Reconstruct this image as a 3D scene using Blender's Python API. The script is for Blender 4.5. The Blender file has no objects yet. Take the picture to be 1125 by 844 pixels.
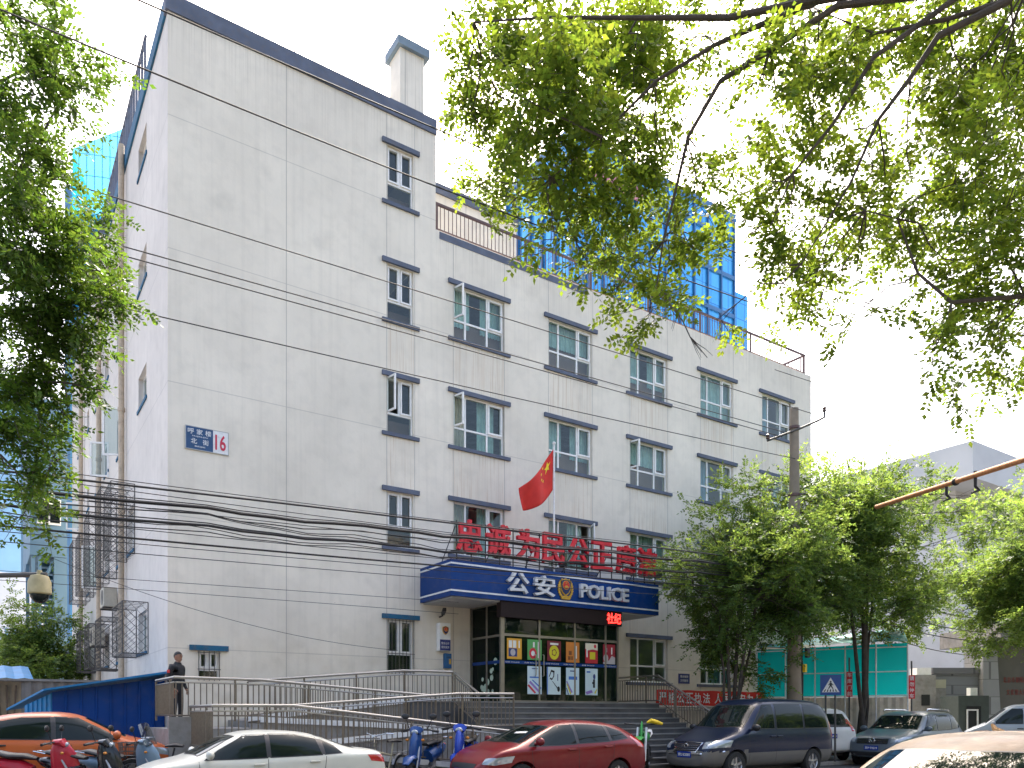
import bpy, bmesh, math, random
import numpy as np
from mathutils import Vector, Matrix
from mathutils.bvhtree import BVHTree
random.seed(7); rng = np.random.default_rng(7)
S = bpy.context.scene
COL = S.collection
R = math.radians
# ------------------------------------------------------------------ camera
cam = bpy.data.objects.new('camera', bpy.data.cameras.new('camera')); COL.objects.link(cam)
cam.location = (0, 0, 1.6); cam.rotation_euler = (R(90), 0, R(-34))
cam.data.sensor_width = 36; cam.data.lens = 862/1125*36
cam.data.shift_y = 363/1125; cam.data.shift_x = 0.0
cam.data.clip_start = 0.05; cam.data.clip_end = 3000
S.camera = cam
# ------------------------------------------------------------------ sky, sun, exposure
SUN_EL, SUN_AZ = R(56), R(38)            # azimuth measured from +Y towards +X
w = bpy.data.worlds.new("World"); S.world = w; w.use_nodes = True
nt = w.node_tree; sky = nt.nodes.new('ShaderNodeTexSky'); sky.sky_type = 'NISHITA'
sky.sun_disc = False; sky.sun_elevation = SUN_EL; sky.sun_rotation = SUN_AZ
sky.air_density = 1.0; sky.dust_density = 7.0; sky.ozone_density = 0.3
bg = nt.nodes['Background']; nt.links.new(sky.outputs[0], bg.inputs[0]); bg.inputs[1].default_value = 0.15
sl = bpy.data.lights.new('sun', 'SUN'); sl.energy = 2.6; sl.angle = R(0.5); sl.color = (1.0, 0.93, 0.82)
so = bpy.data.objects.new('sun', sl); COL.objects.link(so)
sd = Vector((math.sin(SUN_AZ)*math.cos(SUN_EL), math.cos(SUN_AZ)*math.cos(SUN_EL), math.sin(SUN_EL)))
so.rotation_euler = sd.to_track_quat('Z', 'Y').to_euler(); so.location = (20, 30, 60)
S.view_settings.view_transform = 'Standard'; S.view_settings.look = 'None'
S.view_settings.gamma = 1; S.view_settings.use_curve_mapping = False
S.view_settings.exposure = 2.08
S.render.resolution_x = 1024; S.render.resolution_y = 768
# ------------------------------------------------------------------ materials
MATS = {}
def nodes(m):
    m.use_nodes = True
    t = m.node_tree
    return t, t.nodes, t.links, t.nodes['Principled BSDF']
def pm(name, col, rough=.6, var=.12, scale=6.0, metal=0.0, coat=0.0, bump=0.0, spec=.5, emit=0.0, dirt=0.0):
    """principled material with a procedural large + small noise variation"""
    if name in MATS: return MATS[name]
    m = bpy.data.materials.new(name); t, N, L, b = nodes(m)
    b.inputs['Roughness'].default_value = rough; b.inputs['Metallic'].default_value = metal
    b.inputs['Coat Weight'].default_value = coat; b.inputs['Coat Roughness'].default_value = .06
    b.inputs['Specular IOR Level'].default_value = spec
    tc = N.new('ShaderNodeTexCoord')
    n1 = N.new('ShaderNodeTexNoise'); n1.inputs['Scale'].default_value = scale; n1.inputs['Detail'].default_value = 6
    L.new(tc.outputs['Object'], n1.inputs['Vector'])
    cr = N.new('ShaderNodeMapRange'); cr.inputs[1].default_value = .3; cr.inputs[2].default_value = .7
    cr.inputs[3].default_value = 1-var; cr.inputs[4].default_value = 1+var
    L.new(n1.outputs[0], cr.inputs[0])
    mx = N.new('ShaderNodeMix'); mx.data_type = 'RGBA'; mx.blend_type = 'MULTIPLY'; mx.inputs[0].default_value = 1
    mx.inputs[6].default_value = (*col, 1)
    L.new(cr.outputs[0], mx.inputs[7])
    last = mx.outputs[2]
    if dirt > 0:
        n3 = N.new('ShaderNodeTexNoise'); n3.inputs['Scale'].default_value = scale*2.7; n3.inputs['Detail'].default_value = 8
        L.new(tc.outputs['Object'], n3.inputs['Vector'])
        r3 = N.new('ShaderNodeMapRange'); r3.inputs[1].default_value = .48; r3.inputs[2].default_value = .72; r3.inputs[4].default_value = dirt
        L.new(n3.outputs[0], r3.inputs[0])
        m3 = N.new('ShaderNodeMix'); m3.data_type = 'RGBA'; m3.inputs[7].default_value = (.16, .13, .10, 1)
        L.new(r3.outputs[0], m3.inputs[0]); L.new(last, m3.inputs[6]); last = m3.outputs[2]
    L.new(last, b.inputs['Base Color'])
    if bump > 0:
        bp = N.new('ShaderNodeBump'); bp.inputs['Strength'].default_value = bump; bp.inputs['Distance'].default_value = .02
        n2 = N.new('ShaderNodeTexNoise'); n2.inputs['Scale'].default_value = scale*8; n2.inputs['Detail'].default_value = 4
        L.new(tc.outputs['Object'], n2.inputs['Vector']); L.new(n2.outputs[0], bp.inputs['Height']); L.new(bp.outputs[0], b.inputs['Normal'])
    if emit > 0:
        b.inputs['Emission Color'].default_value = (*col, 1); b.inputs['Emission Strength'].default_value = emit
    MATS[name] = m; return m

def M_window_glass(name, tint=(.55, .68, .66), dark=(.02, .03, .03), trans=.55, wav=.02, ior=1.6):
    """pane: clear tinted + mirror, fresnel weighted, slightly wavy"""
    m = bpy.data.materials.new(name); m.use_nodes = True; t = m.node_tree; N = t.nodes; L = t.links; N.clear()
    out = N.new('ShaderNodeOutputMaterial'); tr = N.new('ShaderNodeBsdfTransparent'); tr.inputs[0].default_value = (*tint, 1)
    df = N.new('ShaderNodeBsdfDiffuse'); df.inputs[0].default_value = (*dark, 1)
    gl = N.new('ShaderNodeBsdfGlossy'); gl.inputs['Roughness'].default_value = .02; gl.inputs[0].default_value = (.9, .97, .96, 1)
    fr = N.new('ShaderNodeFresnel'); fr.inputs[0].default_value = ior
    ge = N.new('ShaderNodeNewGeometry'); k1 = N.new('ShaderNodeMath'); k1.operation = 'MULTIPLY_ADD'; k1.inputs[1].default_value = -2; k1.inputs[2].default_value = 1
    k2 = N.new('ShaderNodeMath'); k2.operation = 'POWER'; k2.inputs[0].default_value = ior            # same mirror strength from either side
    L.new(ge.outputs['Backfacing'], k1.inputs[0]); L.new(k1.outputs[0], k2.inputs[1]); L.new(k2.outputs[0], fr.inputs[0])
    m1 = N.new('ShaderNodeMixShader'); m1.inputs[0].default_value = trans
    m2 = N.new('ShaderNodeMixShader')
    L.new(df.outputs[0], m1.inputs[1]); L.new(tr.outputs[0], m1.inputs[2]); L.new(fr.outputs[0], m2.inputs[0])
    L.new(m1.outputs[0], m2.inputs[1]); L.new(gl.outputs[0], m2.inputs[2]); L.new(m2.outputs[0], out.inputs[0])
    if wav:
        tc = N.new('ShaderNodeTexCoord'); n = N.new('ShaderNodeTexNoise'); n.inputs['Scale'].default_value = 1.3
        bp = N.new('ShaderNodeBump'); bp.inputs['Strength'].default_value = .25; bp.inputs['Distance'].default_value = wav
        L.new(tc.outputs['Object'], n.inputs[0]); L.new(n.outputs[0], bp.inputs['Height'])
        L.new(bp.outputs[0], gl.inputs['Normal']); L.new(bp.outputs[0], fr.inputs['Normal'])
    MATS[name] = m; return m

def M_leaf(name, dif, trl, var=.35, tmix=.5):
    m = bpy.data.materials.new(name); m.use_nodes = True; t = m.node_tree; N = t.nodes; L = t.links; N.clear()
    out = N.new('ShaderNodeOutputMaterial'); ge = N.new('ShaderNodeNewGeometry')
    d = N.new('ShaderNodeBsdfPrincipled'); d.inputs['Roughness'].default_value = .45; d.inputs['Specular IOR Level'].default_value = .15
    tl = N.new('ShaderNodeBsdfTranslucent'); mx = N.new('ShaderNodeMixShader'); mx.inputs[0].default_value = tmix
    for col, tgt in ((dif, d.inputs['Base Color']), (trl, tl.inputs[0])):
        hs = N.new('ShaderNodeHueSaturation'); hs.inputs['Color'].default_value = (*col, 1)
        mr = N.new('ShaderNodeMapRange'); mr.inputs[3].default_value = 1-var; mr.inputs[4].default_value = 1+var
        L.new(ge.outputs['Random Per Island'], mr.inputs[0]); L.new(mr.outputs[0], hs.inputs['Value'])
        mr2 = N.new('ShaderNodeMapRange'); mr2.inputs[3].default_value = .485; mr2.inputs[4].default_value = .515
        mm = N.new('ShaderNodeMath'); mm.operation = 'FRACT'; m5 = N.new('ShaderNodeMath'); m5.operation = 'MULTIPLY'; m5.inputs[1].default_value = 17.3
        L.new(ge.outputs['Random Per Island'], m5.inputs[0]); L.new(m5.outputs[0], mm.inputs[0]); L.new(mm.outputs[0], mr2.inputs[0]); L.new(mr2.outputs[0], hs.inputs['Hue'])
        L.new(hs.outputs[0], tgt)
    L.new(d.outputs[0], mx.inputs[1]); L.new(tl.outputs[0], mx.inputs[2]); L.new(mx.outputs[0], out.inputs[0])
    MATS[name] = m; return m

# ------------------------------------------------------------------ mesh helpers
class MB:
    def __init__(s): s.v = []; s.f = []; s.m = []
    def add(s, vs, fs, mi=0):
        o = len(s.v); s.v.extend([tuple(p) for p in vs]); s.f.extend([tuple(i+o for i in f) for f in fs]); s.m.extend([mi]*len(fs)); return s
    def box(s, x0, x1, y0, y1, z0, z1, mi=0):
        vs = [(x0,y0,z0),(x1,y0,z0),(x1,y1,z0),(x0,y1,z0),(x0,y0,z1),(x1,y0,z1),(x1,y1,z1),(x0,y1,z1)]
        return s.add(vs, [(0,3,2,1),(4,5,6,7),(0,1,5,4),(1,2,6,5),(2,3,7,6),(3,0,4,7)], mi)
    def obox(s, c, size, rot=(0,0,0), mi=0):
        from mathutils import Euler
        m = Euler(rot).to_matrix(); h = [k/2 for k in size]; c = Vector(c)
        vs = [c + m @ Vector((sx*h[0], sy*h[1], sz*h[2])) for sz in (-1,1) for sx, sy in ((-1,-1),(1,-1),(1,1),(-1,1))]
        return s.add(vs, [(0,3,2,1),(4,5,6,7),(0,1,5,4),(1,2,6,5),(2,3,7,6),(3,0,4,7)], mi)
    def mapbox(s, M, u0, u1, v0, v1, w0, w1, mi=0):
        vs = [M(u,v,w_) for w_ in (w0,w1) for u, v in ((u0,v0),(u1,v0),(u1,v1),(u0,v1))]
        return s.add(vs, [(0,3,2,1),(4,5,6,7),(0,1,5,4),(1,2,6,5),(2,3,7,6),(3,0,4,7)], mi)
    def quad(s, a, b, c, d, mi=0): return s.add([a,b,c,d], [(0,1,2,3)], mi)
    def tube(s, pts, r, n=8, mi=0, cap=True):
        """round tube along a polyline; r a number, a list, or list of (a, b)"""
        P = [Vector(p) for p in pts]; k = len(P)
        rr = r if isinstance(r, (list, tuple)) else [r]*k
        o = len(s.v); up0 = None; rings = []
        for i in range(k):
            d = (P[min(i+1,k-1)] - P[max(i-1,0)])
            if d.length < 1e-9: d = Vector((0,0,1))
            d.normalize()
            if up0 is None:
                up0 = Vector((0,0,1)) if abs(d.z) < .9 else Vector((0,1,0))
            sx = d.cross(up0)
            if sx.length < 1e-6: sx = d.cross(Vector((1,0,0)))
            sx.normalize(); up = sx.cross(d).normalized(); up0 = up
            a, b = rr[i] if isinstance(rr[i], (list, tuple)) else (rr[i], rr[i])
            for j in range(n):
                t = 2*math.pi*j/n
                s.v.append(tuple(P[i] + sx*(a*math.cos(t)) + up*(b*math.sin(t))))
        for i in range(k-1):
            for j in range(n):
                s.f.append((o+i*n+j, o+i*n+(j+1)%n, o+(i+1)*n+(j+1)%n, o+(i+1)*n+j)); s.m.append(mi)
        if cap:
            s.f.append(tuple(o+j for j in range(n))[::-1]); s.m.append(mi)
            s.f.append(tuple(o+(k-1)*n+j for j in range(n))); s.m.append(mi)
        return s
    def lathe(s, prof, c=(0,0,0), axis='z', n=20, mi=0):
        o = len(s.v)
        for r_, h in prof:
            for j in range(n):
                t = 2*math.pi*j/n; a, b = r_*math.cos(t), r_*math.sin(t)
                p = (a,b,h) if axis == 'z' else ((a,h,b) if axis == 'y' else (h,a,b))
                s.v.append((p[0]+c[0], p[1]+c[1], p[2]+c[2]))
        for i in range(len(prof)-1):
            for j in range(n):
                s.f.append((o+i*n+j, o+i*n+(j+1)%n, o+(i+1)*n+(j+1)%n, o+(i+1)*n+j)); s.m.append(mi)
        return s
    def ell(s, c, r, n=12, k=8, mi=0):
        prof = [(max(1e-4, math.sin(math.pi*i/k)), -math.cos(math.pi*i/k)) for i in range(k+1)]
        o = len(s.v); s.lathe(prof, (0,0,0), 'z', n, mi)
        for i in range(o, len(s.v)):
            p = s.v[i]; s.v[i] = (c[0]+p[0]*r[0], c[1]+p[1]*r[1], c[2]+p[2]*r[2])
        return s
    def prism(s, poly, M, w0, w1, mi=0):
        n = len(poly); vs = [M(u,v,w0) for u, v in poly] + [M(u,v,w1) for u, v in poly]
        fs = [tuple(range(n))[::-1], tuple(range(n, 2*n))] + [(i,(i+1)%n,(i+1)%n+n,i+n) for i in range(n)]
        return s.add(vs, fs, mi)
    def mesh(s, name, mats):
        me = bpy.data.meshes.new(name); me.from_pydata(s.v, [], s.f)
        for m in (mats if isinstance(mats, (list, tuple)) else [mats]): me.materials.append(m)
        if len(me.materials) > 1: me.polygons.foreach_set('material_index', s.m)
        me.update(); return me
    def build(s, name, mats, parent=None, smooth=False, bevel=0, fixn=True):
        me = s.mesh(name, mats)
        if fixn:
            b = bmesh.new(); b.from_mesh(me); bmesh.ops.recalc_face_normals(b, faces=b.faces); b.to_mesh(me); b.free()
        o = link(name, me, parent)
        if smooth: shade(me)
        if bevel:
            md = o.modifiers.new('edge', 'BEVEL'); md.width = bevel; md.segments = 2; md.limit_method = 'ANGLE'; md.angle_limit = R(40)
        return o
def shade(me, ang=40):
    me.polygons.foreach_set('use_smooth', [True]*len(me.polygons))
    try: me.set_sharp_from_angle(angle=R(ang))
    except Exception: pass
def link(name, data, parent=None):
    o = bpy.data.objects.new(name, data); COL.objects.link(o)
    if parent is not None:
        o.parent = parent
        l = Vector(parent.location) if parent.parent is None else Vector((0,0,0))
        o.matrix_parent_inverse = Matrix.Translation(-l)       # meshes are written in world coordinates
    return o
def tag(o, label, cat, group=None, kind=None):
    if label: o['label'] = label
    if cat: o['category'] = cat
    if group: o['group'] = group
    if kind: o['kind'] = kind
    return o
def thing(name, label, cat, loc=(0,0,0), group=None):
    o = bpy.data.objects.new(name, None); COL.objects.link(o); o.location = loc; o.empty_display_size = .2
    return tag(o, label, cat, group)
def struct(o): o['kind'] = 'structure'; return o
def move(root, loc, rz=0, scale=1):
    """place a thing that was built about the origin"""
    root.location = loc; root.rotation_euler = (0, 0, rz); root.scale = (scale,)*3; return root
def copy_tree(o, parent=None):
    c = o.copy(); COL.objects.link(c)
    if parent is not None:
        c.parent = parent; c.matrix_parent_inverse = o.matrix_parent_inverse
    for ch in list(o.children): copy_tree(ch, c)
    return c
def text_mesh(s, size, extrude=.01, bold=0.0, align='CENTER', bevel=0.0):
    c = bpy.data.curves.new('t', 'FONT'); c.body = s; c.size = size; c.extrude = extrude; c.offset = bold
    c.align_x = align; c.align_y = 'CENTER'; c.resolution_u = 3; c.bevel_depth = bevel
    o = bpy.data.objects.new('t', c); COL.objects.link(o)
    dg = bpy.context.evaluated_depsgraph_get(); me = bpy.data.meshes.new_from_object(o.evaluated_get(dg))
    bpy.data.objects.remove(o); bpy.data.curves.remove(c); return me
def text(name, s, size, mat, M4, parent=None, extrude=.01, bold=0.0, fit=None, align='CENTER'):
    """lettering as a mesh; fit=(w, h) stretches it to a box"""
    me = text_mesh(s, size, extrude, bold, align)
    if fit:
        co = np.array([v.co[:] for v in me.vertices]); mn, mxx = co.min(0), co.max(0); c = (mn+mxx)/2
        sx = fit[0]/(mxx[0]-mn[0]); sy = fit[1]/(mxx[1]-mn[1])
        for v in me.vertices: v.co = ((v.co.x-c[0])*sx, (v.co.y-c[1])*sy, v.co.z)
    me.transform(M4); me.materials.clear(); me.materials.append(mat)
    return link(name, me, parent)
def onface(x, y, z):          # lettering standing in the facade plane, facing -Y
    return Matrix.Translation((x, y, z)) @ Matrix.Rotation(R(90), 4, 'X')
# ================================================================== large structure
def M_facade(name, base, lshape=True):
    m = bpy.data.materials.new(name); t, N, L, b = nodes(m); b.inputs['Roughness'].default_value = .85
    g = N.new('ShaderNodeNewGeometry'); sx = N.new('ShaderNodeSeparateXYZ'); L.new(g.outputs['Position'], sx.inputs[0])
    def mth(op, a, c=None, d=None):
        n = N.new('ShaderNodeMath'); n.operation = op
        for i, q in enumerate((a, c, d)):
            if q is None: continue
            if isinstance(q, (int, float)): n.inputs[i].default_value = q
            else: L.new(q, n.inputs[i])
        return n.outputs[0]
    def rng_(v, a, c, lo=0, hi=1):
        n = N.new('ShaderNodeMapRange'); n.inputs[1].default_value = a; n.inputs[2].default_value = c; n.inputs[3].default_value = lo; n.inputs[4].default_value = hi
        L.new(v, n.inputs[0]); return n.outputs[0]
    def noise(vec, scale, detail=5):
        n = N.new('ShaderNodeTexNoise'); n.inputs['Scale'].default_value = scale; n.inputs['Detail'].default_value = detail; L.new(vec, n.inputs[0]); return n.outputs[0]
    def mixc(fac, a, c, mode='MIX'):
        n = N.new('ShaderNodeMix'); n.data_type = 'RGBA'; n.blend_type = mode
        if isinstance(fac, (int, float)): n.inputs[0].default_value = fac
        else: L.new(fac, n.inputs[0])
        for i, q in ((6, a), (7, c)):
            if isinstance(q, tuple): n.inputs[i].default_value = (*q, 1)
            else: L.new(q, n.inputs[i])
        return n.outputs[2]
    X, Y, Z = sx.outputs
    U = X if lshape else Y
    cloud = noise(g.outputs['Position'], .35, 6)
    col = mixc(rng_(cloud, .35, .7), tuple(k*.88 for k in base), tuple(k*1.06 for k in base))
    blot = rng_(noise(g.outputs['Position'], 1.1, 8), .6, .78)
    col = mixc(mth('MULTIPLY', blot, .55), col, tuple(k*.72 for k in base))
    # rain streaks: noise stretched along Z
    cv = N.new('ShaderNodeCombineXYZ'); L.new(mth('MULTIPLY', U, 7.0), cv.inputs[0]); L.new(mth('MULTIPLY', Z, .22), cv.inputs[2])
    st = rng_(noise(cv.outputs[0], 1.0, 4), .5, .72)
    cv2 = N.new('ShaderNodeCombineXYZ'); L.new(mth('MULTIPLY', U, 26.0), cv2.inputs[0]); L.new(mth('MULTIPLY', Z, .35), cv2.inputs[2])
    st2 = rng_(noise(cv2.outputs[0], 1.0, 3), .48, .7)
    st3 = rng_(noise(cv2.outputs[0], 1.3, 2), .53, .68)
    if lshape:
        # window bands: x in [11.38+3.453k, +1.75] and the narrow stair column
        fr = mth('MODULO', mth('SUBTRACT', X, 11.38), 3.453)
        band = mth('MULTIPLY', mth('LESS_THAN', fr, 1.76), mth('GREATER_THAN', X, 11.3))
        nb = mth('MULTIPLY', mth('GREATER_THAN', X, 9.27), mth('LESS_THAN', X, 10.09))
        band = mth('MULTIPLY', mth('MAXIMUM', band, nb), mth('LESS_THAN', Z, 13.5))
        # strongest right below each sill, fading downward
        zf = rng_(mth('MODULO', mth('SUBTRACT', Z, 6.2), 3.15), .2, 1.6, .35, 1.0)
        band = mth('MULTIPLY', band, zf)
        col = mixc(mth('MULTIPLY', mth('MULTIPLY', st3, band), .75), col, (base[0]*.66, base[1]*.54, base[2]*.43))
        col = mixc(mth('MULTIPLY', band, .07), col, (base[0]*.90, base[1]*.82, base[2]*.74))
    mott = rng_(noise(g.outputs['Position'], 3.5, 9), .45, .75); col = mixc(mth('MULTIPLY', mott, .20), col, tuple(k*.6 for k in base))
    top = rng_(Z, 15.2, 18.3) if not lshape else mth('MAXIMUM', mth('MULTIPLY', rng_(Z, 16.4, 18.3), mth('LESS_THAN', X, 10.79)), mth('MULTIPLY', mth('MULTIPLY', rng_(Z, 13.9, 15.5), mth('LESS_THAN', Z, 15.55)), mth('GREATER_THAN', X, 10.8)))
    col = mixc(mth('MULTIPLY', mth('MULTIPLY', st2, top), .45), col, (base[0]*.60, base[1]*.57, base[2]*.53))
    col = mixc(mth('MULTIPLY', st, .26), col, tuple(k*.7 for k in base))
    # joints
    def line(v, pos, hw, mod=None):
        q = mth('SUBTRACT', v, pos)
        if mod: q = mth('PINGPONG', q, mod/2)
        return mth('LESS_THAN', mth('ABSOLUTE', q), hw)
    js = None
    if lshape:
        l1 = mth('MULTIPLY', line(X, 11.36, .012, 3.453), mth('GREATER_THAN', X, 11.2))
        l2 = mth('MULTIPLY', line(X, 13.15, .012, 3.453), mth('GREATER_THAN', X, 11.2))
        js = mth('MAXIMUM', l1, l2)
        for p in (6.45, 9.25, 10.11): js = mth('MAXIMUM', js, line(X, p, .012))
    hz = mth('MULTIPLY', mth('MULTIPLY', line(Z, 15.78, .012, 3.15), mth('LESS_THAN', Z, 16.5)), .6)
    js = hz if js is None else mth('MAXIMUM', js, hz)
    col = mixc(mth('MULTIPLY', js, .42), col, (.14, .13, .125))
    # grime near the ground, small chips
    gr = rng_(Z, 1.6, 4.6, .42, 0)
    col = mixc(mth('MULTIPLY', gr, rng_(noise(g.outputs['Position'], 2.2, 9), .35, .75)), col, (base[0]*.62, base[1]*.56, base[2]*.46))
    vo = N.new('ShaderNodeTexVoronoi'); vo.inputs['Scale'].default_value = 1.7; L.new(g.outputs['Position'], vo.inputs['Vector'])
    chip = mth('MULTIPLY', mth('LESS_THAN', vo.outputs['Distance'], .055), mth('LESS_THAN', Z, 5.2))
    chip = mth('MULTIPLY', chip, mth('GREATER_THAN', noise(g.outputs['Position'], .9, 2), .5))
    col = mixc(mth('MULTIPLY', chip, .75), col, (.12, .10, .085))
    L.new(col, b.inputs['Base Color'])
    bp = N.new('ShaderNodeBump'); bp.inputs['Strength'].default_value = .25; bp.inputs['Distance'].default_value = .01
    L.new(noise(g.outputs['Position'], 14, 6), bp.inputs['Height']); L.new(bp.outputs[0], b.inputs['Normal'])
    return m
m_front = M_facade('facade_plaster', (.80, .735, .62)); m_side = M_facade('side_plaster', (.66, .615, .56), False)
m_slate = pm('slate_paint', (.115, .135, .185), .75, .14, 3, dirt=.3, spec=.2)
m_bluetrim = pm('blue_trim_paint', (.022, .115, .21), .75, .15, 3, dirt=.3, spec=.2)
m_white = pm('white_plastic_frame', (.82, .81, .78), .4, .05, 3, dirt=.12)
m_glass = M_window_glass('window_glass', (.78, .88, .85), (.03, .05, .05), .82)
m_glassd = M_window_glass('dark_glass', (.22, .30, .27), (.008, .018, .015), .6, ior=1.38)
m_curt = pm('curtain_cloth', (.52, .70, .66), .9, .15, 5)
m_curt2 = pm('cream_curtain_cloth', (.60, .55, .44), .9, .15, 5)
m_brown = pm('brown_reflection_tone', (.30, .19, .16), .8, .1, 2)  # added behind the panes to stand for their brown lower reflection
m_dark = pm('dark_interior', (.02, .022, .022), .9)
m_steel = pm('stainless_steel', (.40, .38, .35), .32, .08, 20, metal=.9)
m_steelb = pm('dull_steel_bar', (.20, .17, .135), .42, .12, 20, metal=.7)
m_bronze = pm('brown_painted_steel', (.10, .055, .05), .55, .2, 12)
m_black = pm('black_rubber', (.012, .012, .013), .55, .2, 12)
m_blackp = pm('black_plastic', (.02, .02, .022), .4, .1, 12)
m_conc = pm('concrete', (.27, .26, .245), .9, .2, 2.2, bump=.4, dirt=.45)
m_stone = pm('grey_step_stone', (.15, .15, .15), .65, .22, 2.0, bump=.2, dirt=.3)
m_grille = pm('grey_steel_bar', (.075, .07, .066), .5, .2, 9)
m_pipe = pm('beige_downpipe', (.50, .40, .29), .6, .15, 5, dirt=.3)
m_asph = pm('asphalt', (.052, .052, .054), .85, .3, 1.4, bump=.5, dirt=.12)
m_pave = pm('pavement_brick', (.20, .19, .18), .85, .25, 3.0, bump=.4, dirt=.3)
# ---- ground
struct(MB().box(-400, 500, -400, 600, -.5, 0).build('road', m_asph))
mk = MB()
for i in range(14): mk.box(-30+i*6, -27+i*6, 7.1, 7.22, .004, .006)
struct(mk.build('lane_marking', pm('road_paint', (.7, .7, .68), .7, .2, 6, dirt=.5)))
struct(MB().box(-60, 140, 14.90, 200, .002, .12).build('pavement', m_pave))
struct(MB().box(-60, 140, -12, 1.0, .002, .12).build('near_pavement', m_pave))
kb = MB()
for i in range(100): kb.box(-60+i*2, -60.012+i*2+2, 14.76, 14.898, .002, .13)
struct(kb.build('kerb', m_conc, bevel=.012))
# ---- police station
YF, XL = 19.9, 3.62
bld = thing('police_station', 'white plastered five storey police station with slate window boards and blue entrance canopy', 'building', (14, 25, .12))
FM = lambda u, v, w_: (u, YF+w_, v)
LM = lambda u, v, w_: (XL+w_, u, v)
def wall_holes(mb, M, u0, u1, v0, v1, holes, th=.26, mi=0):
    us = sorted({u0, u1, *[h[0] for h in holes], *[h[1] for h in holes]}); vs = sorted({v0, v1, *[h[2] for h in holes], *[h[3] for h in holes]})
    us = [u for u in us if u0 <= u <= u1]; vs = [v for v in vs if v0 <= v <= v1]
    for a, c in zip(us, us[1:]):
        for d, e in zip(vs, vs[1:]):
            cu, cv = (a+c)/2, (d+e)/2
            if any(h[0] < cu < h[1] and h[2] < cv < h[3] for h in holes): continue
            mb.quad(M(a,d,0), M(c,d,0), M(c,e,0), M(a,e,0), mi)
    for h in holes:
        a, c, d, e = h
        mb.quad(M(a,d,0), M(a,e,0), M(a,e,th), M(a,d,th), mi); mb.quad(M(c,d,0), M(c,e,0), M(c,e,th), M(c,d,th), mi)
        mb.quad(M(a,d,0), M(c,d,0), M(c,d,th), M(a,d,th), mi); mb.quad(M(a,e,0), M(c,e,0), M(c,e,th), M(a,e,th), mi)
C0 = [11.38, 14.83, 18.28, 21.73, 25.19]; WW = 1.76
FZ = {4: (12.58, 14.12), 3: (9.43, 10.97), 2: (6.27, 7.81), 1: (2.71, 4.23)}
front_holes = []
stair = [(9.27, 10.07, a, c) for a, c in ((15.80, 17.36), (12.54, 14.08), (9.42, 10.95), (6.25, 7.78), (2.75, 4.25))]
front_holes += stair + [(4.30, 4.80, 2.44, 3.14)]
tri = []
for f in (4, 3, 2): tri += [(c, c+WW, *FZ[f], f, i) for i, c in enumerate(C0)]
tri += [(c, c+WW, *FZ[1], 1, i+2) for i, c in enumerate(C0[2:])]
front_holes += [t[:4] for t in tri]
ENT = (11.95, 16.30, 1.93, 4.72)
wl = MB()
wall_holes(wl, FM, XL, 10.78, .1, 18.6, [h for h in front_holes if h[1] < 10.7])
wall_holes(wl, FM, 10.78, 28.28, .1, 15.5, [h for h in front_holes if h[0] > 10.8] + [ENT])
wl.quad((10.78, YF, 15.0), (10.78, 44, 15.0), (10.78, 44, 18.6), (10.78, YF, 18.6))
wl.quad((28.28, YF, .1), (28.28, 43.8, .1), (28.28, 43.8, 15.5), (28.28, YF, 15.5))
wl.quad((10.78, 22.2, 15.0), (15.15, 22.2, 15.0), (15.15, 22.2, 18.3), (10.78, 22.2, 18.3))
wl.quad((15.15, 22.2, 15.0), (15.15, 30, 15.0), (15.15, 30, 18.3), (15.15, 22.2, 18.3))
wl.quad((XL, 43.8, .1), (28.28, 43.8, .1), (28.28, 43.8, 15), (XL, 43.8, 15)); wl.quad((XL, 43.8, 15), (10.78, 43.8, 15), (10.78, 43.8, 18.6), (XL, 43.8, 18.6))
wl.build('front_wall', m_front, bld, fixn=False)
# roofs and parapet tops (0.25 thick rims)
rf = MB(); rf.box(XL+.02, 10.76, YF+.02, 43.78, 18.2, 18.32); rf.box(10.8, 28.26, YF+.02, 43.78, 14.9, 15.02); rf.box(10.8, 15.13, 22.22, 30, 18.1, 18.2)
rf.build('roof', m_conc, bld)
rm = MB(); rm.box(10.785, 28.28, YF, YF+.25, 15.5, 15.53); rm.box(28.03, 28.28, YF+.252, 33, 15.5, 15.53)
rm.build('parapet_coping', m_front, bld)
bd = MB()
bd.box(XL-.06, 10.80, YF-.05, YF+.2, 18.22, 18.64); bd.box(10.60, 10.80, YF+.202, 24, 18.3, 18.64)
bd.build('parapet_band', m_slate, bld)
MB().box(10.805, 15.2, 22.14, 22.4, 18.3, 18.62).build('parapet_band', m_slate, bld)
MB().box(XL-.05, XL+.2, YF+.202, 43.8, 18.22, 18.64).build('parapet_band', m_bluetrim, bld)
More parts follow.
